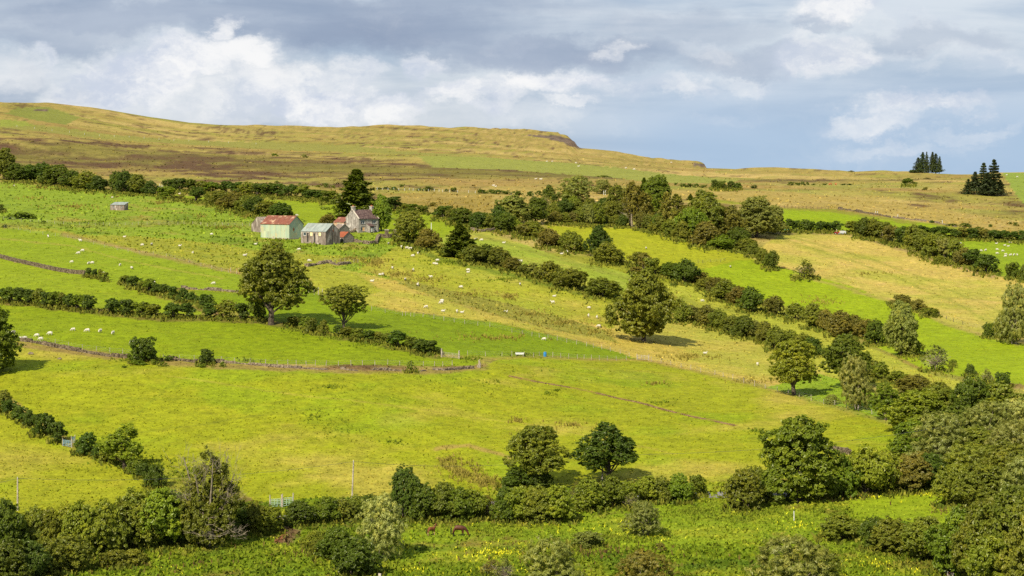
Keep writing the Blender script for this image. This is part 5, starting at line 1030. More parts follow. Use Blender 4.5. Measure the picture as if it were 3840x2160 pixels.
for zx, zy, w_, lab in ((600,1362,.5,'pale split boulder in the grass below the left wall'),(308,1312,.7,'low brown rock in the grass at lower left')):
    (a, c), = zp(E_, [(zx, zy)]); p = world(a, c); v = rdir(60, rng)*np.array([w_, w_*.6, w_*.75]); v[:, 2] = np.abs(v[:, 2]); 
    import bmesh
    bm = bmesh.new(); [bm.verts.new(x) for x in v+rng.normal(0, .03, v.shape)]; bmesh.ops.convex_hull(bm, input=bm.verts[:]); me = bpy.data.meshes.new('boulder'); bm.to_mesh(me); bm.free(); me.materials.append(M_pstone)
    tag(link('boulder', me, None, tuple(map(float, p))), lab, 'boulder')
def fence(zposts, label, h=1.15, r=.055, wires=3, m=None, lean=.05, group=None):
    P = np.array([world(a, c) for a, c in zposts]); root = empty('fence', tuple(map(float, P[0])), 0, label, 'fence', group); root['kind'] = 'thing'
    for p in P:
        q = p-P[0]; t = rng.normal(0, lean, 2); hh = h*rng.uniform(.85, 1.1)
        MB().tube([q-np.array([0,0,.3]), q+np.array([t[0]*.5,t[1]*.5,hh*.5]), q+np.array([t[0],t[1],hh])], [r*1.05, r, r*.9], 6).build('post', m or M_post, root)
    if wires:
        mb = MB()
        for k in range(wires):
            z = h*(.28+.62*k/max(1, wires-1)); mb.tube([p-P[0]+np.array([0,0,z]) for p in P], .009, 3, False)
        mb.build('wire', M_wire, root)
    return root
def evenly(pts, step):
    P = along(pts, step); return [(CX+FPX*p[0]/p[1], None, p) for p in P]
def fence_even(pts, step, label, **k):
    # posts every few metres, in photo pixels
    out = []
    for (x0, y0), (x1, y1) in zip(pts[:-1], pts[1:]):
        a, c = world(x0, y0), world(x1, y1); n = max(1, int(round(math.hypot(a[0]-c[0], a[1]-c[1])/step)))
        out += [(x0+(x1-x0)*i/n, y0+(y1-y0)*i/n) for i in range(n)]
    out.append(pts[-1]); return fence(out, label, **k)
fence(zp(E_, [(150,1160),(270,1180),(410,1200),(555,1215),(690,1240),(830,1262),(970,1275),(1105,1290),(1235,1300),(1350,1320)]), 'wire fence behind the tumbled wall, below the left flock')
fence(zp(E_, [(1640,1350),(1805,1352),(1955,1360),(2090,1362),(2228,1372),(2357,1385),(2517,1388)])+zp(F_, [(97,1085),(213,1092),(322,1092),(405,1096),(505,1096),(595,1096),(705,1100),(830,1103),(955,1104),(1072,1103),(1197,1106),(1325,1103),(1445,1110),(1560,1112),(1683,1110),(1795,1114),(1880,1114),(1975,1106)]), 'long wire fence with pale posts above the rubble bank', r=.065)
fence(zp(F_, [(1160,540),(1300,560),(1475,592),(1505,590),(1555,600),(1590,602),(1680,612),(1790,632),(1890,652),(1995,668),(2100,690),(2230,705),(2352,722)])+zp(G_, [(0,770),(105,790),(200,808),(275,820),(360,832),(455,850),(550,870),(650,888),(750,908),(820,925),(905,945),(990,968),(1090,990),(1180,1015)]), 'long wire fence dividing bright green and straw fields', r=.06)
fence(zp(F_, [(2130,1010),(2310,1020),(2475,1022)])+zp(G_, [(0,1020),(120,1022),(215,1028),(278,1025),(410,1025),(490,1030),(570,1036),(658,1038),(725,1038),(800,1042),(880,1044),(960,1044),(1050,1046),(1150,1048)]), 'thin wire fence passing the blue barrel')
fence(zp(G_, [(1400,1068),(1500,1085),(1600,1100),(1700,1120),(1800,1140),(1900,1172),(2040,1195),(2125,1215),(2220,1245),(2330,1280),(2440,1312),(2550,1340)])+zp(H_, [(95,1260),(203,1285),(315,1315),(435,1350),(560,1385),(672,1410)])+zp(M_, [(790,530),(880,545),(912,552),(1047,588),(1165,622),(1277,655)]), 'wire fence dropping right towards the stream side wood', r=.06)
fence(zp(A, [(33,1295),(132,1303),(213,1318),(306,1322),(390,1322),(475,1328),(550,1338),(640,1345),(720,1350),(800,1352),(890,1352),(960,1352),(1040,1352),(1105,1355),(1185,1355),(1260,1352),(1330,1352),(1390,1350),(1480,1350),(1600,1352),(1700,1352),(1790,1352),(1852,1350)]), 'post and wire fence below the small hut', r=.06)
fence(zp(A, [(1940,1352),(2020,1355),(2087,1368),(2165,1355),(2240,1360),(2297,1362),(2363,1362),(2440,1358),(2510,1360)]), 'fence with gate posts left of the teal barn', r=.07)
fence(zp(E_, [(45,40),(185,65),(305,90),(430,108),(555,122),(680,142),(800,172),(940,205),(1055,240),(1180,268),(1290,285),(1400,305),(1540,318),(1675,332),(1760,360),(1900,392),(2020,422),(2130,448),(2230,470),(2300,478)]), 'wire fence running down across the upper left sheep field')
fence(zp(E_, [(2322,485),(2382,488),(2405,490)]), 'three stout reddish posts by the big ash', h=1.7, r=.11, m=M_rustpanel)
fence(zp(B_, [(1380,466),(1435,466),(1490,465),(1543,467),(1598,469),(1655,470),(1704,470),(1742,472),(1797,475),(1845,476),(1897,480),(1955,480),(2002,482),(2040,486),(2110,488),(2190,490),(2300,492),(2367,494)]), 'fence of white posts on the moor right of the spruce', h=1.2, r=.09, m=M_frame)
fence(zp(B_, [(855,1195),(910,1198),(957,1200),(1010,1195),(1057,1195),(1100,1197),(1145,1197),(1187,1198)]), 'short fence above the collapsed stones', r=.05)
fence(zp(D_, [(90,642),(120,645),(165,648),(200,650),(235,650),(275,652),(310,654),(350,655),(387,656),(430,657),(460,657),(500,658),(540,657),(575,660),(610,660)]), 'close set fence on top of the bright upper right field', h=1.6, r=.07, m=M_bark)
fence_even(zp(A, [(-40,355),(170,365),(700,412),(1000,442),(1300,458),(1900,492),(2300,515),(2576,532)]), 16, 'faint white fence crossing the green strip on the far hillside', h=1.5, r=.1, wires=0, m=M_frame)
fence(zp(F_, [(530,362),(587,388),(627,392),(665,408)]), 'four pale posts beside the big ash', h=1.9, r=.10, m=M_post)
fence(zp(H_, [(1725,500),(1795,530),(1865,552),(1960,580),(2155,630)]), 'crooked posts along the bright crest field edge', r=.08, m=M_bark)
fence(zp(C_, [(2115,1205),(2195,1200),(2240,1198),(2320,1192),(2420,1185),(2465,1170)]), 'posts between the yellow and bright green fields', r=.06, m=M_bark)
fence(zp(C_, [(312,515),(370,514),(535,524),(155,500)][:3]), 'white posts in the gorse left of the woodland', h=1.6, r=.09, m=M_frame, wires=0)
fence(zp(C_, [(1245,518),(1262,518)]), 'pair of white posts behind the woodland willow', h=2.3, r=.12, m=M_frame, wires=0)
fence(zp(A, [(1605,975),(1622,975),(1638,975)]), 'three white posts between the moor hedges', h=2.2, r=.1, m=M_frame, wires=0)
fence(zp(D_, [(1082,705),(1103,705),(1305,740),(1755,800)]), 'pale posts along the broken wall', h=1.6, r=.12, m=M_frame, wires=0)
fence(zp(B_, [(1925,872)]), 'single white post behind the hedge by the garden', h=3.0, r=.13, m=M_frame, wires=0)
fence(zp(L_, [(427,1052)]), 'single pale post in the lower pasture', h=1.8, r=.07, m=M_frame, wires=0)
def gate(pa, pb, label, m, h=1.15, bars=5, posts=True, rb=.035, name='field_gate', ph=1.5, pr=.1):
    a = world(*pa); c = world(*pb); v = c-a; L = math.hypot(v[0], v[1]); root = empty(name, tuple(map(float, a)), math.atan2(v[1], v[0]), label, 'gate'); dz = v[2]/L
    mb = MB()
    for k in range(bars): z = .18 + (h-.18)*(k/(bars-1))**.85; mb.tube([(0.15,0,z+dz*.15),(L-.15,0,z+dz*(L-.15))], rb, 6)
    for x in (.15, L*.38, L*.62, L-.15): mb.tube([(x,0,.15+dz*x),(x,0,h+dz*x)], rb, 6)
    mb.build('gate_frame', m, root)
    if posts:
        for x in (0, L): MB().tube([(x,0,-.4+dz*x),(x,0,ph+dz*x)], [pr*1.1, pr*.95], 7).build('post', M_post, root)
    return root
M_bluegate = mat('faded_blue_paint', (.20,.34,.42), .5, .4); M_greengate = mat('faded_green_paint', (.34,.47,.34), .5, .4)
gate(zp(I_, [(436,540)])[0], zp(I_, [(500,552)])[0], 'blue metal gate in the lower left hedge', M_bluegate, rb=.035, pr=.07)
gate(zp(I_, [(497,528)])[0], zp(I_, [(522,522)])[0], 'small blue gate beside the larger blue gate', M_bluegate, rb=.033, pr=.07)
gate(zp(J_, [(247,885)])[0], zp(J_, [(343,880)])[0], 'left half of the pale green double gate in the road hedge', M_greengate, rb=.045, ph=2.0, h=1.3)
gate(zp(J_, [(350,880)])[0], zp(J_, [(438,870)])[0], 'right half of the pale green double gate in the road hedge', M_greengate, rb=.045, ph=2.1, h=1.4)
gate(zp(F_, [(1868,1022)])[0], zp(F_, [(2043,1045)])[0], 'wire gate between thick wooden posts at the hedge end', M_post, rb=.03, ph=1.9, pr=.17)
gate(zp(G_, [(1258,1045)])[0], zp(G_, [(1378,1055)])[0], 'grey wooden gate between the wire fences', M_post, bars=4, rb=.05, ph=1.5)
gate(zp(C_, [(60,845)])[0], zp(C_, [(148,843)])[0], 'wooden lane gate above the stone wall', M_post, bars=4, rb=.06)
# gate pillars of the farmhouse garden
for zx, lab in ((1476, 'left square gate pillar of the farmhouse garden'), (1562, 'right square gate pillar of the farmhouse garden')):
    (a, c), = zp(B_, [(zx, 925)]); p = world(a, c); o = empty('gate_pillar', tuple(map(float, p)), R(20), lab, 'pillar', 'gate pillars of the farmhouse garden')
    MB().box(-.55,.55,-.45,.45,-.5,2.1).build('shaft', M_stone, o); MB().box(-.65,.65,-.55,.55,2.1,2.28).build('cap', M_coping, o)
# poles and their line
POLES = [(-460, 1930, 1805), (66, 1380+1000/1.857, 1380+775/1.857), (1320, 1500+822/2.196, 1500+505/2.196), (2257, 1500+668/2.196, 1500+450/2.196), (3560, 1770, 1590)]
tops = []
for i, (x, yb, yt) in enumerate(POLES):
    p = world(x, yb); h = (yb-yt)/pxm(x, yb); tops.append(p+np.array([.25 if i in (2, 3) else 0, 0, h]))
    if i in (0, 4): continue
    o = empty('utility_pole', tuple(map(float, p)), 0, ('','wooden utility pole in the lower left field','wooden utility pole behind the road hedge near centre','leaning wooden pole in front of the dark roadside tree')[i], 'utility pole', 'utility poles of the road line')
    lx = .25 if i in (2, 3) else 0
    MB().tube([(0,0,-.5),(lx*.5,0,h*.5),(lx,0,h)], [.15,.13,.11], 8).build('pole', M_post, o); MB().tube([(lx-.02,-.02,h),(lx-.02,-.02,h+.22)], [.06,.05], 6).build('insulator', M_frame, o)
mb = MB()
for a, c in zip(tops[:-1], tops[1:]):
    t = np.linspace(0, 1, 20)[:, None]; P = a*(1-t)+c*t; P[:, 2] -= 1.3*4*(t[:, 0]*(1-t[:, 0])); mb.tube(P, .022, 4, False)
tag(mb.build('power_line', mat('cable', (.05,.05,.05), .6, .3)), 'thin dark cable strung between the wooden poles', 'cable')
# road behind the lower hedge
M_road = noisy('asphalt', (.13,.125,.13), (.22,.21,.215), 2.0, .9)
rp = [(-400,1990),(200,1985),(700,1962),(1000,1946),(1130,1938),(1240,1922),(1500,1905),(1900,1888),(2300,1868),(2700,1858),(3000,1850)]
Pc = along(rp, 2.5); d = np.gradient(Pc, axis=0); nrm = np.stack([-d[:, 1], d[:, 0]], -1); nrm /= np.linalg.norm(nrm, axis=1)[:, None]
Vr = []
for s in (-2.0, -1.0, 0, 1.0, 2.0): q = Pc[:, :2]+nrm*s; Vr.append(np.stack([q[:, 0], q[:, 1], ground(q[:, 0], q[:, 1])+.07], -1))
Vr = np.stack(Vr, 1); n_ = len(Pc); ix = np.arange(n_*5).reshape(n_, 5)
tag(link('road', np_mesh('road', Vr.reshape(-1, 3), [np.stack([ix[:-1, :-1], ix[1:, :-1], ix[1:, 1:], ix[:-1, 1:]], -1).reshape(-1, 4)], M_road)), kind='structure')

# ------------------------------------------------------------------ animals and people: one skinned surface each
def skinned(name, pts, edges, radii, mats, sub=2, paint=None):
    me = bpy.data.meshes.new(name+'_base'); me.from_pydata(pts, edges, []); o = bpy.data.objects.new(name+'_tmp', me); C.objects.link(o)
    md = o.modifiers.new('s', 'SKIN'); md.use_smooth_shade = True
    for i, r_ in enumerate(radii):
        sv = me.skin_vertices[0].data[i]; sv.radius = (r_, r_) if isinstance(r_, (int, float)) else r_; sv.use_root = (i == 0)
    s = o.modifiers.new('d', 'SUBSURF'); s.levels = sub; s.render_levels = sub
    bpy.context.view_layer.update(); dg = bpy.context.evaluated_depsgraph_get(); out = bpy.data.meshes.new_from_object(o.evaluated_get(dg)); out.name = name
    bpy.data.objects.remove(o); out.materials.clear()
    for m_ in mats: out.materials.append(m_)
    for pl in out.polygons:
        pl.use_smooth = True
        if paint: pl.material_index = paint(pl.center)
    return out
M_fleece = noisy('fleece', (.42,.39,.32), (.58,.55,.47), 6, .95, bump=.03); M_sface = mat('pale_sheep_face', (.55,.50,.42), .9, .2); M_bface = mat('dark_sheep_face', (.05,.045,.04), .9, .2)
def sheep_mesh(name, pose, face):
    # x forward; body, neck, head, four legs
    if pose == 'lie': dz, lg = -.33, .12
    else: dz, lg = 0, .45
    hz, hx, nz = {'graze': (.22, .80, .50), 'stand': (1.0, .72, .82), 'lie': (.68, .70, .50)}[pose]
    pts = [(-.05,0,.62+dz),(-.38,0,.62+dz),(-.55,0,.60+dz),(.30,0,.62+dz),(.46,0,.64+dz),(.60,0,nz),(hx-.05,0,hz+.08),(hx+.13,0,hz-.04)]
    ed = [(0,1),(1,2),(0,3),(3,4),(4,5),(5,6),(6,7)]; ra = [.30,.29,.16,.28,.20,.13,.085,.05]
    for (x, y, j) in ((-.38,.14,1),(-.38,-.14,1),(.32,.14,3),(.32,-.14,3)):
        b0 = len(pts)
        if pose == 'lie': pts += [(x+.1,y*1.5,.16),(x+.25,y*1.6,.06)]; ra += [.07,.035]
        else: pts += [(x+(-.06 if x < 0 else .0),y,.34),(x+(.0 if x < 0 else .02),y,.17),(x,y,.0)]; ra += [.075,.038,.036]
        ed.append((j, b0)); ed += [(b0+q, b0+q+1) for q in range(1 if pose == 'lie' else 2)]
    for s in (-1, 1): pts.append((hx-.1, s*.13, hz+.11)); ra.append(.03); ed.append((6, len(pts)-1))
    def paint(c): return 1 if (c[0] > .63 or c[2] < .26) and not (pose == 'lie' and c[0] < .6) else 0
    return skinned(name, pts, ed, ra, [M_fleece, M_bface if face else M_sface], 2, paint)
SH = {(p, f): sheep_mesh('sheep_'+p, p, f) for p in ('graze', 'stand', 'lie') for f in (0, 1)}
PT = {'g': 'graze', 's': 'stand', 'l': 'lie'}; PW_ = {'g': 'grazing', 's': 'standing', 'l': 'lying'}
def flock(Zm, where, group, rows, sc_=1.0):
    sc_ *= .84
    """rows: x, y (mid-body) in zoom units, pose, heading degrees (0 = facing right), dark face"""
    ox, oy, s = Zm; rows = [(ox+r[0]/s, oy+r[1]/s, *r[2:]) for r in rows]; n = len(rows)
    order = sorted(range(n), key=lambda i: rows[i][0])
    for q, i in enumerate(order):
        x, y, pz_, hd, dk = rows[i]; y2 = y + pxm(x, y)*(.5 if pz_ != 'l' else .28); p = world(x, y2)
        o = link('sheep', SH[(PT[pz_], dk)], None, tuple(map(float, p))); k = sc_*rng.uniform(.98, 1.15); o.scale = (k, k, k); o.rotation_euler = (0, 0, R(hd+rng.uniform(-12, 12)))
        lab = f"white sheep {PW_[pz_]}{', dark faced' if dk else ''}, {ordn(q+1, n)+' ' if n > 1 else ''}{where}"
        tag(o, lab, 'sheep', group)
flock(E_, 'in the flock below the left hedge', 'sheep below the left hedge', [(135,1090,'g',180,0),(203,1155,'g',180,0),(247,1148,'g',0,0),(373,1122,'g',180,0),(412,1160,'g',180,0),(505,1102,'g',180,0),(737,1065,'g',200,0),(880,1077,'g',185,0),(1008,1077,'g',250,0),(1136,1092,'g',265,0),(1335,1170,'g',180,0)])
flock(E_, 'in the upper left field', 'sheep in the upper left field', [(485,118,'g',300,0),(810,165,'s',180,0),(832,262,'g',180,0),(790,285,'g',200,0),(723,375,'g',180,0),(892,388,'g',250,0),(930,385,'g',180,0),(1207,411,'g',270,0),(1327,436,'g',300,1),(794,478,'g',90,0),(1045,496,'g',180,0),(1545,585,'g',200,0),(2150,588,'g',200,0)])
flock(E_, 'on the slope left of the barns', 'sheep on the slope left of the barns', [(1433,205,'g',180,0),(1525,195,'g',270,1),(2130,100,'g',180,1),(2462,313,'s',0,0),(1250,134,'l',0,0),(1808,203,'l',0,0),(1940,290,'l',90,0)])
flock(A, 'above the small hut', 'sheep above the small hut', [(1130,1070,'g',180,1),(135,955,'l',0,0),(1805,1030,'l',0,0)])
flock(B_, 'around the farm buildings', 'sheep around the farm buildings', [(572,713,'g',0,0),(155,1000,'l',0,0),(48,1118,'l',0,0),(595,1056,'g',190,0),(695,1175,'g',0,0),(930,597,'l',0,0)])
flock(B_, 'in the field right of the garden', 'sheep in the field right of the garden', [(1493,998,'g',270,1),(1626,1028,'g',90,0),(1680,1038,'g',0,0),(1718,1045,'g',200,0),(1790,1095,'g',100,0),(1740,1127,'g',200,1),(1988,1170,'g',180,1),(1952,1200,'l',0,0),(1978,1204,'l',180,0),(1536,1243,'g',280,1),(1743,1264,'s',90,0),(1410,1308,'l',0,0),(1438,1305,'g',90,0),(1662,1350,'g',270,1),
  (1922,1325,'s',180,0),(1327,1368,'l',0,0),(1790,1405,'s',90,0),(2297,1268,'g',180,1),(2293,1291,'l',0,0),(2225,1425,'g',180,1)])
flock(F_, 'on the yellow slope below the gully', 'sheep on the yellow slope below the gully', [(1712,500,'g',200,0),(1865,468,'g',220,0),(1873,445,'g',180,1),(1880,548,'l',0,0),(2023,553,'g',100,0),(2070,567,'l',0,0),(2510,549,'l',0,0)])
flock(G_, 'left of the lone ash', 'sheep left of the lone ash', [(82,282,'g',270,1),(423,400,'l',0,0),(411,453,'s',180,0),(776,517,'g',180,1),(770,594,'s',90,0),(855,608,'s',90,0),(874,696,'g',180,0),(325,827,'g',180,0)])
flock(G_, 'right of the lone ash', 'sheep right of the lone ash', [(1914,437,'g',0,0),(2198,96,'g',270,1),(2471,1080,'g',90,0),(1940,962,'l',0,0)])
flock(C_, 'between the long hedges below the lane', 'sheep between the long hedges', [(17,960,'g',180,0),(-45,948,'l',0,0),(237,990,'l',0,0),(395,1170,'g',180,0),(421,1172,'g',90,0),(820,1103,'l',0,0),(895,1085,'l',180,0),(1673,1047,'g',270,1),(918,1285,'g',180,1)])
flock(C_, 'far up on the moor', 'tiny sheep far up on the moor', [(1468,248,'g',0,0),(1552,257,'g',180,0),(965,205,'g',0,0),(990,238,'l',0,0),(133,425,'l',0,0),(150,438,'l',0,0),(560,358,'l',0,0),(610,360,'l',0,0),(725,176,'l',0,0),(672,185,'l',0,0),(1925,188,'g',0,0)], 1.4)
flock(D_, 'in the upper right field', 'flock in the upper right field', [(2435,990,'g',0,0),(2297,1005,'l',0,0),(2415,1030,'l',0,0),(2380,1020,'l',0,0),(2305,1055,'g',0,0),(2362,1067,'g',0,0),(2305,1090,'g',0,0),(2392,1100,'g',0,0),(2390,1118,'g',180,0),(2442,1105,'g',200,0),(2476,1105,'g',230,0),(2508,1105,'g',260,0),(2190,1062,'g',220,0),(2144,1068,'g',0,0),(1932,995,'g',0,0)])
flock(D_, 'on the skyline at the right edge', 'sheep on the skyline at the right edge', [(2400,296,'l',0,0),(2508,323,'g',0,0)], 1.3)
# horses
M_bay = noisy('bay_coat', (.055,.017,.007), (.10,.03,.011), 1.6, .55, spec=.4); M_black = mat('black_mane', (.012,.009,.008), .7, .3); M_foal = noisy('chestnut_coat', (.10,.034,.012), (.17,.06,.02), 2.0, .6); M_pale = mat('pale_socks', (.5,.32,.16), .8, .2)
def horse(name, px, py, k, hd, up, m, label, socks=None):
    p = world(px, py)
    if up: neck = [(.66,0,1.28),(.84,0,1.58),(.96,0,1.80),(1.16,0,1.62),(1.30,0,1.50)]; nr_ = [.21,.155,.12,.10,.065]
    else: neck = [(.72,0,1.08),(.98,0,.80),(1.16,0,.50),(1.24,0,.26),(1.30,0,.08)]; nr_ = [.22,.16,.12,.105,.065]
    pts = [(-.05,0,1.08),(-.42,0,1.15),(-.72,0,1.12),(.32,0,1.10),(.55,0,1.14)]+neck; ra = [.37,.35,.29,.36,.30]+nr_
    ed = [(0,1),(1,2),(0,3),(3,4),(4,5),(5,6),(6,7),(7,8),(8,9)]
    for (x, y, j, hind) in ((-.66,.17,2,1),(-.66,-.17,2,1),(.48,.15,4,0),(.48,-.15,4,0)):
        b0 = len(pts); o_ = .08 if y > 0 else -.04
        if hind: pts += [(x+.05+o_,y,.86),(x-.12+o_,y,.50),(x-.04+o_,y,.16),(x+.02+o_,y,.0)]; ra += [.155,.075,.048,.062]
        else: pts += [(x+.02-o_,y,.78),(x+.04-o_,y,.44),(x+.01-o_,y,.15),(x+.04-o_,y,.0)]; ra += [.12,.062,.043,.06]
        ed.append((j, b0)); ed += [(b0+q, b0+q+1) for q in range(3)]
    hd_ = 7; 
    for s in (-1, 1): v = np.array(pts[hd_])+(np.array([-.04, s*.08, .17]) if up else np.array([.10, s*.09, .10])); pts.append(tuple(v)); ra.append(.028); ed.append((hd_, len(pts)-1))
    legs = (lambda c: 1 if c[2] < .42 and c[0] < .9 else 0) if not socks else (lambda c: 1 if c[2] < .55 and c[0] < .9 else 0)
    root = empty(name, tuple(map(float, p)), R(hd), label, 'horse'); root.scale = (k, k, k)
    link('body', skinned(name+'_body', pts, ed, ra, [m, M_pale if socks else M_black], 2, legs), root)
    tl = skinned('tail', [(-.93,0,1.16),(-1.04,0,.98),(-1.05,0,.62),(-1.0,0,.28)], [(0,1),(1,2),(2,3)], [.06,.085,.10,.05], [M_black], 1); link('tail', tl, root)
    mn = [(.50,0,1.36)]+[(a-.02+(0.06 if not up else -.09), 0, c+(.17 if not up else .07)) for a, _, c in neck[:3]]
    mn[0] = (.46,0,1.38); ml = skinned('mane', mn, [(0,1),(1,2),(2,3)], [(.06,.05),(.09,.06),(.085,.05),(.06,.04)], [M_black], 1); link('mane', ml, root)
    return root
horse('horse', 1721, 2005, 1.14, 4, False, M_bay, 'bay horse with black tail grazing among yellow ragwort')
horse('foal', 1617, 2002, .88, 38, True, M_foal, 'chestnut foal standing with raised head behind the bay horse', True)
# cattle on the moor
M_cow = noisy('red_coat', (.34,.10,.04), (.42,.14,.06), 2, .8)
def cow(x, y, hd, lab):
    pts = [(0,0,.98),(-.5,0,1.02),(-.85,0,1.02),(.45,0,1.0),(.72,0,1.02),(.95,0,.80),(1.12,0,.45),(1.2,0,.22)]; ra = [.38,.36,.24,.36,.27,.2,.13,.09]; ed = [(0,1),(1,2),(0,3),(3,4),(4,5),(5,6),(6,7)]
    for (a, b_, j) in ((-.7,.2,2),(-.7,-.2,2),(.55,.18,4),(.55,-.18,4)): b0 = len(pts); pts.extend([(a,b_,.6),(a-.05 if a < 0 else a,b_,.32),(a,b_,0)]); ra.extend([.15,.07,.07]); ed.append((j, b0)); ed.extend([(b0,b0+1),(b0+1,b0+2)])
    o = link('cow', skinned('cow', pts, ed, ra, [M_cow], 2), None, tuple(map(float, world(x, y)))); o.rotation_euler = (0, 0, R(hd)); tag(o, lab, 'cow', 'cattle on the moor')
(a, c), (d_, e_) = zp(D_, [(628,429),(682,430)]); cow(a, c, 200, 'red brown cow on the moor, left of the pair'); cow(d_, e_, 280, 'red brown cow on the moor, right of the pair')

# ------------------------------------------------------------------ quad bike, trailer, rider, troughs, barrels, litter
M_red = mat('red_plastic', (.42,.02,.03), .35, .5); M_rub = mat('rubber', (.02,.02,.02), .9, .2); M_hub = mat('pale_hub', (.6,.58,.55), .5, .4); M_galv = noisy('galvanised', (.38,.40,.40), (.50,.52,.52), 3, .5); M_orange = mat('orange_plastic', (.75,.28,.03), .5, .4)
qx, qy = 3080+930/16.1, 840+640/16.1; qp = world(qx, qy); quad = empty('quad_bike', tuple(map(float, qp)), R(186), 'red quad bike parked at the field gap with a rider on it', 'quad bike')
MB().prism([(-.95,.55),(-.9,.85),(-.3,.8),(-.05,.72),(.25,.95),(.75,.98),(1.0,.72),(.95,.5),(.4,.45),(-.4,.4)], -.28, .28).box(-1.0,-.35,-.52,.52,.78,.84).box(.45,1.05,-.5,.5,.80,.86).build('body', M_red, quad)
MB().prism([(-.55,.86),(-.5,1.0),(.1,.95),(.15,.84)], -.17, .17).build('seat', M_rub, quad)
MB().tube([(.42,-.42,1.22),(.36,0,1.18),(.42,.42,1.22)], .03, 6).tube([(.45,0,.9),(.36,0,1.18)], .04, 6).build('handlebar', M_rub, quad)
def wheel(parent, x, y, r_, w_=.26):
    wh = MB().tube([(x,y-w_/2,r_),(x,y-w_/4,r_),(x,y+w_/4,r_),(x,y+w_/2,r_)], [r_*.85,r_,r_,r_*.85], 14).build('wheel', M_rub, parent); MB().tube([(x,y-w_/2-.02,r_),(x,y+w_/2+.02,r_)], r_*.45, 10).build('hub', M_hub, wh)
for x in (-.68, .68):
    for y in (-.48, .48): wheel(quad, x, y, .31)
tr = empty('trailer', tuple(map(float, world(qx+20, qy))), R(184), 'small galvanised livestock trailer behind the red quad bike', 'trailer')
MB().prism([(-1.45,.45),(-1.5,1.35),(-.9,1.5),(.7,1.5),(1.1,1.25),(1.15,.45)], -.62, .62).tube([(1.15,0,.45),(2.0,0,.45)], .04, 6).build('box', M_galv, tr)
MB().box(.72,1.28,-.5,.5,.95,1.45,jit=.04).build('sack', M_orange, tr)
for y in (-.72, .72): wheel(tr, -.1, y, .28, .2)
# rider
M_coat = mat('tan_coat', (.45,.30,.16), .9, .2); M_skin = mat('skin', (.45,.26,.18), .7, .3); M_helm = mat('white_cap', (.75,.75,.72), .5, .4); M_trou = mat('dark_trousers', (.04,.045,.06), .9, .2)
pts = [(-.2,0,1.02),(-.16,0,1.3),(-.08,0,1.52),(-.04,0,1.64),(0,0,1.76),(.02,0,1.86)]; ra = [.16,.15,.15,.055,.10,.085]; ed = [(0,1),(1,2),(2,3),(3,4),(4,5)]
for s in (-1, 1):
    b0 = len(pts); pts += [(-.06,s*.19,1.48),(.06,s*.30,1.26),(.34,s*.34,1.24),(.42,s*.35,1.23)]; ra += [.07,.05,.038,.04]; ed += [(2,b0),(b0,b0+1),(b0+1,b0+2),(b0+2,b0+3)]
    b0 = len(pts); pts += [(.2,s*.24,.98),(.22,s*.34,.6),(.34,s*.34,.52)]; ra += [.095,.06,.05]; ed += [(0,b0),(b0,b0+1),(b0+1,b0+2)]
def pp(c): return 0 if c[2] > 1.05 and c[2] < 1.6 and c[0] < .34 else (1 if c[2] >= 1.6 or c[0] > .34 and c[2] > 1.1 else 2)
per = empty('person', tuple(map(float, qp)), R(186), 'person in tan coat and white cap sitting astride the red quad bike', 'person')
link('body', skinned('rider', pts, ed, ra, [M_coat, M_skin, M_trou], 2, pp), per)
MB().tube([(0,0,1.84),(0,0,1.9),(0,0,1.96)], [.125,.12,.06], 10).tube([(.06,0,1.86),(.2,0,1.84)], [.08,.06], 8).build('cap', M_helm, per)
def trough(x, y, m, lab, hd=0, L=1.6, name='feed_trough'):
    p = world(x, y); o = empty(name, tuple(map(float, p)), R(hd), lab, 'trough')
    MB().prism([(-L/2,.35),(-L/2-.12,.75),(L/2+.12,.75),(L/2,.35),(L/2-.1,.38),(-L/2+.1,.38)], -.35, .35).build('basin', m, o)
    for xx in (-L/2+.1, L/2-.1): MB().box(xx-.05,xx+.05,-.3,.3,-.1,.36).build('leg', M_post, o)
M_tealp = mat('teal_plastic', (.02,.22,.18), .5, .4); M_bluep = mat('blue_plastic', (.02,.18,.42), .5, .4)
(a, c), (d_, e_) = zp(D_, [(187,875),(281,877)]); trough(a, c, M_tealp, 'green feed trough under the short hedge, nearer the woodland'); trough(d_, e_, M_tealp, 'green feed trough under the short hedge, nearer the quad bike')
(a, c), = zp(G_, [(77,1018)]); trough(a, c, M_frame, 'white bath tub trough on the wire fence line', L=1.8)
def barrel(x, y, m, lab, r_=.42, h=1.1):
    p = world(x, y); o = empty('barrel', tuple(map(float, p)), 0, lab, 'barrel')
    MB().tube([(0,0,-.05),(0,0,.1),(0,0,h*.33),(0,0,h*.36),(0,0,h*.66),(0,0,h*.69),(0,0,h)], [r_*.96,r_,r_,r_*1.05,r_*1.05,r_,r_*.95], 16).build('drum', m, o); MB().tube([(0,0,h),(0,0,h+.05)], [r_*.9,r_*.88], 16).build('lid', m, o)
(a, c), = zp(G_, [(332,1018)]); barrel(a, c, M_bluep, 'blue barrel standing on the wire fence line', .36, 1.0)
(a, c), = zp(D_, [(1030,940)]); barrel(a, c, M_bluep, 'blue drum under the straw field hedge', .6, 1.5)
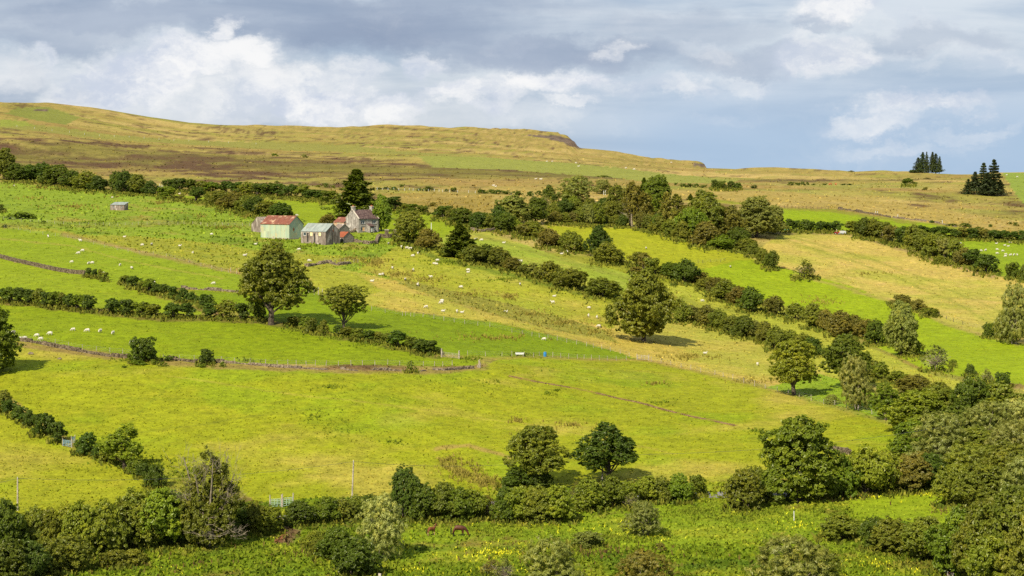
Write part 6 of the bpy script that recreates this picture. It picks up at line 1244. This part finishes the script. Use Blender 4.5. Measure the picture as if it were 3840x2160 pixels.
(a, c), = zp(C_, [(235,880)]); p = world(a, c); tag(MB().box(-1.2,1.2,-.5,.5,-.1,.7,jit=.25).build('plastic_sheet', M_galv, None, loc=tuple(map(float, p))), 'crumpled pale plastic sheeting at the lane hedge foot', 'sheeting')
for zx, zy, m_, lab in ((1555,1408,M_galv,'grey metal scrap in the lower right corner heap'),(1585,1420,M_rust,'rusty scrap in the lower right corner heap'),(1600,1425,M_tealp,'teal plastic tub in the lower right corner heap'),(1570,1432,M_block,'grey concrete lump in the lower right corner heap')):
    (a, c), = zp(L_, [(zx, zy)]); p = world(a, c+12); tag(MB().box(-.35,.35,-.3,.3,-.1,.45,jit=.16).build('scrap', m_, None, loc=tuple(map(float, p))), lab, 'scrap', 'scrap heap in the lower right corner')
# broken stump by the rubble bank
(a, c), = zp(F_, [(2250,1135)]); p = world(a, c); tag(MB().tube([(0,0,-.2),(.05,0,.7),(-.1,.05,1.5),(0,0,1.9)], [.35,.28,.2,.04], 7).tube([(-.5,0,-.1),(-.35,0,.5),(.0,0,1.3)], [.18,.12,.05], 6).build('tree_stump', M_palebark, None, loc=tuple(map(float, p))), 'broken grey stump at the end of the rubble bank', 'stump')
(a, c), = zp(J_, [(1150,1435)]); p = world(a, c+10); tag(MB().box(-.2,.2,-.15,.15,-.2,.7,jit=.06).build('standing_stone', M_coping, None, loc=tuple(map(float, p))), 'pale upright stone at the bottom edge below the willow', 'stone')
# pale calf hutch and teal machinery glimpsed under the woodland
(a, c), = zp(N_, [(1470,1085)]); p = world(a, c); tag(MB().prism([(-1.4,0),(-1.4,.9),(-.9,1.3),(.8,1.3),(1.4,.8),(1.4,0)], -.6, .6).build('farm_machine', M_tealp, None, loc=tuple(map(float, p))), 'teal farm machine parked under the woodland edge', 'machine')
(a, c), = zp(N_, [(1700,1100)]); p = world(a, c); o = empty('hay_rake', tuple(map(float, p)), R(10), 'rusty hay rake parked under the woodland edge', 'machine')
m = MB(); [m.tube([(x,-.6,.1),(x,0,.9),(x,.5,.3)], .05, 5) for x in np.linspace(-2, 2, 9)]; m.tube([(-2.2,0,.9),(2.2,0,.9)], .08, 6); m.build('frame', M_rust, o)
for x in (-1.8, 1.8): wheel(o, x, 0, .45, .12)
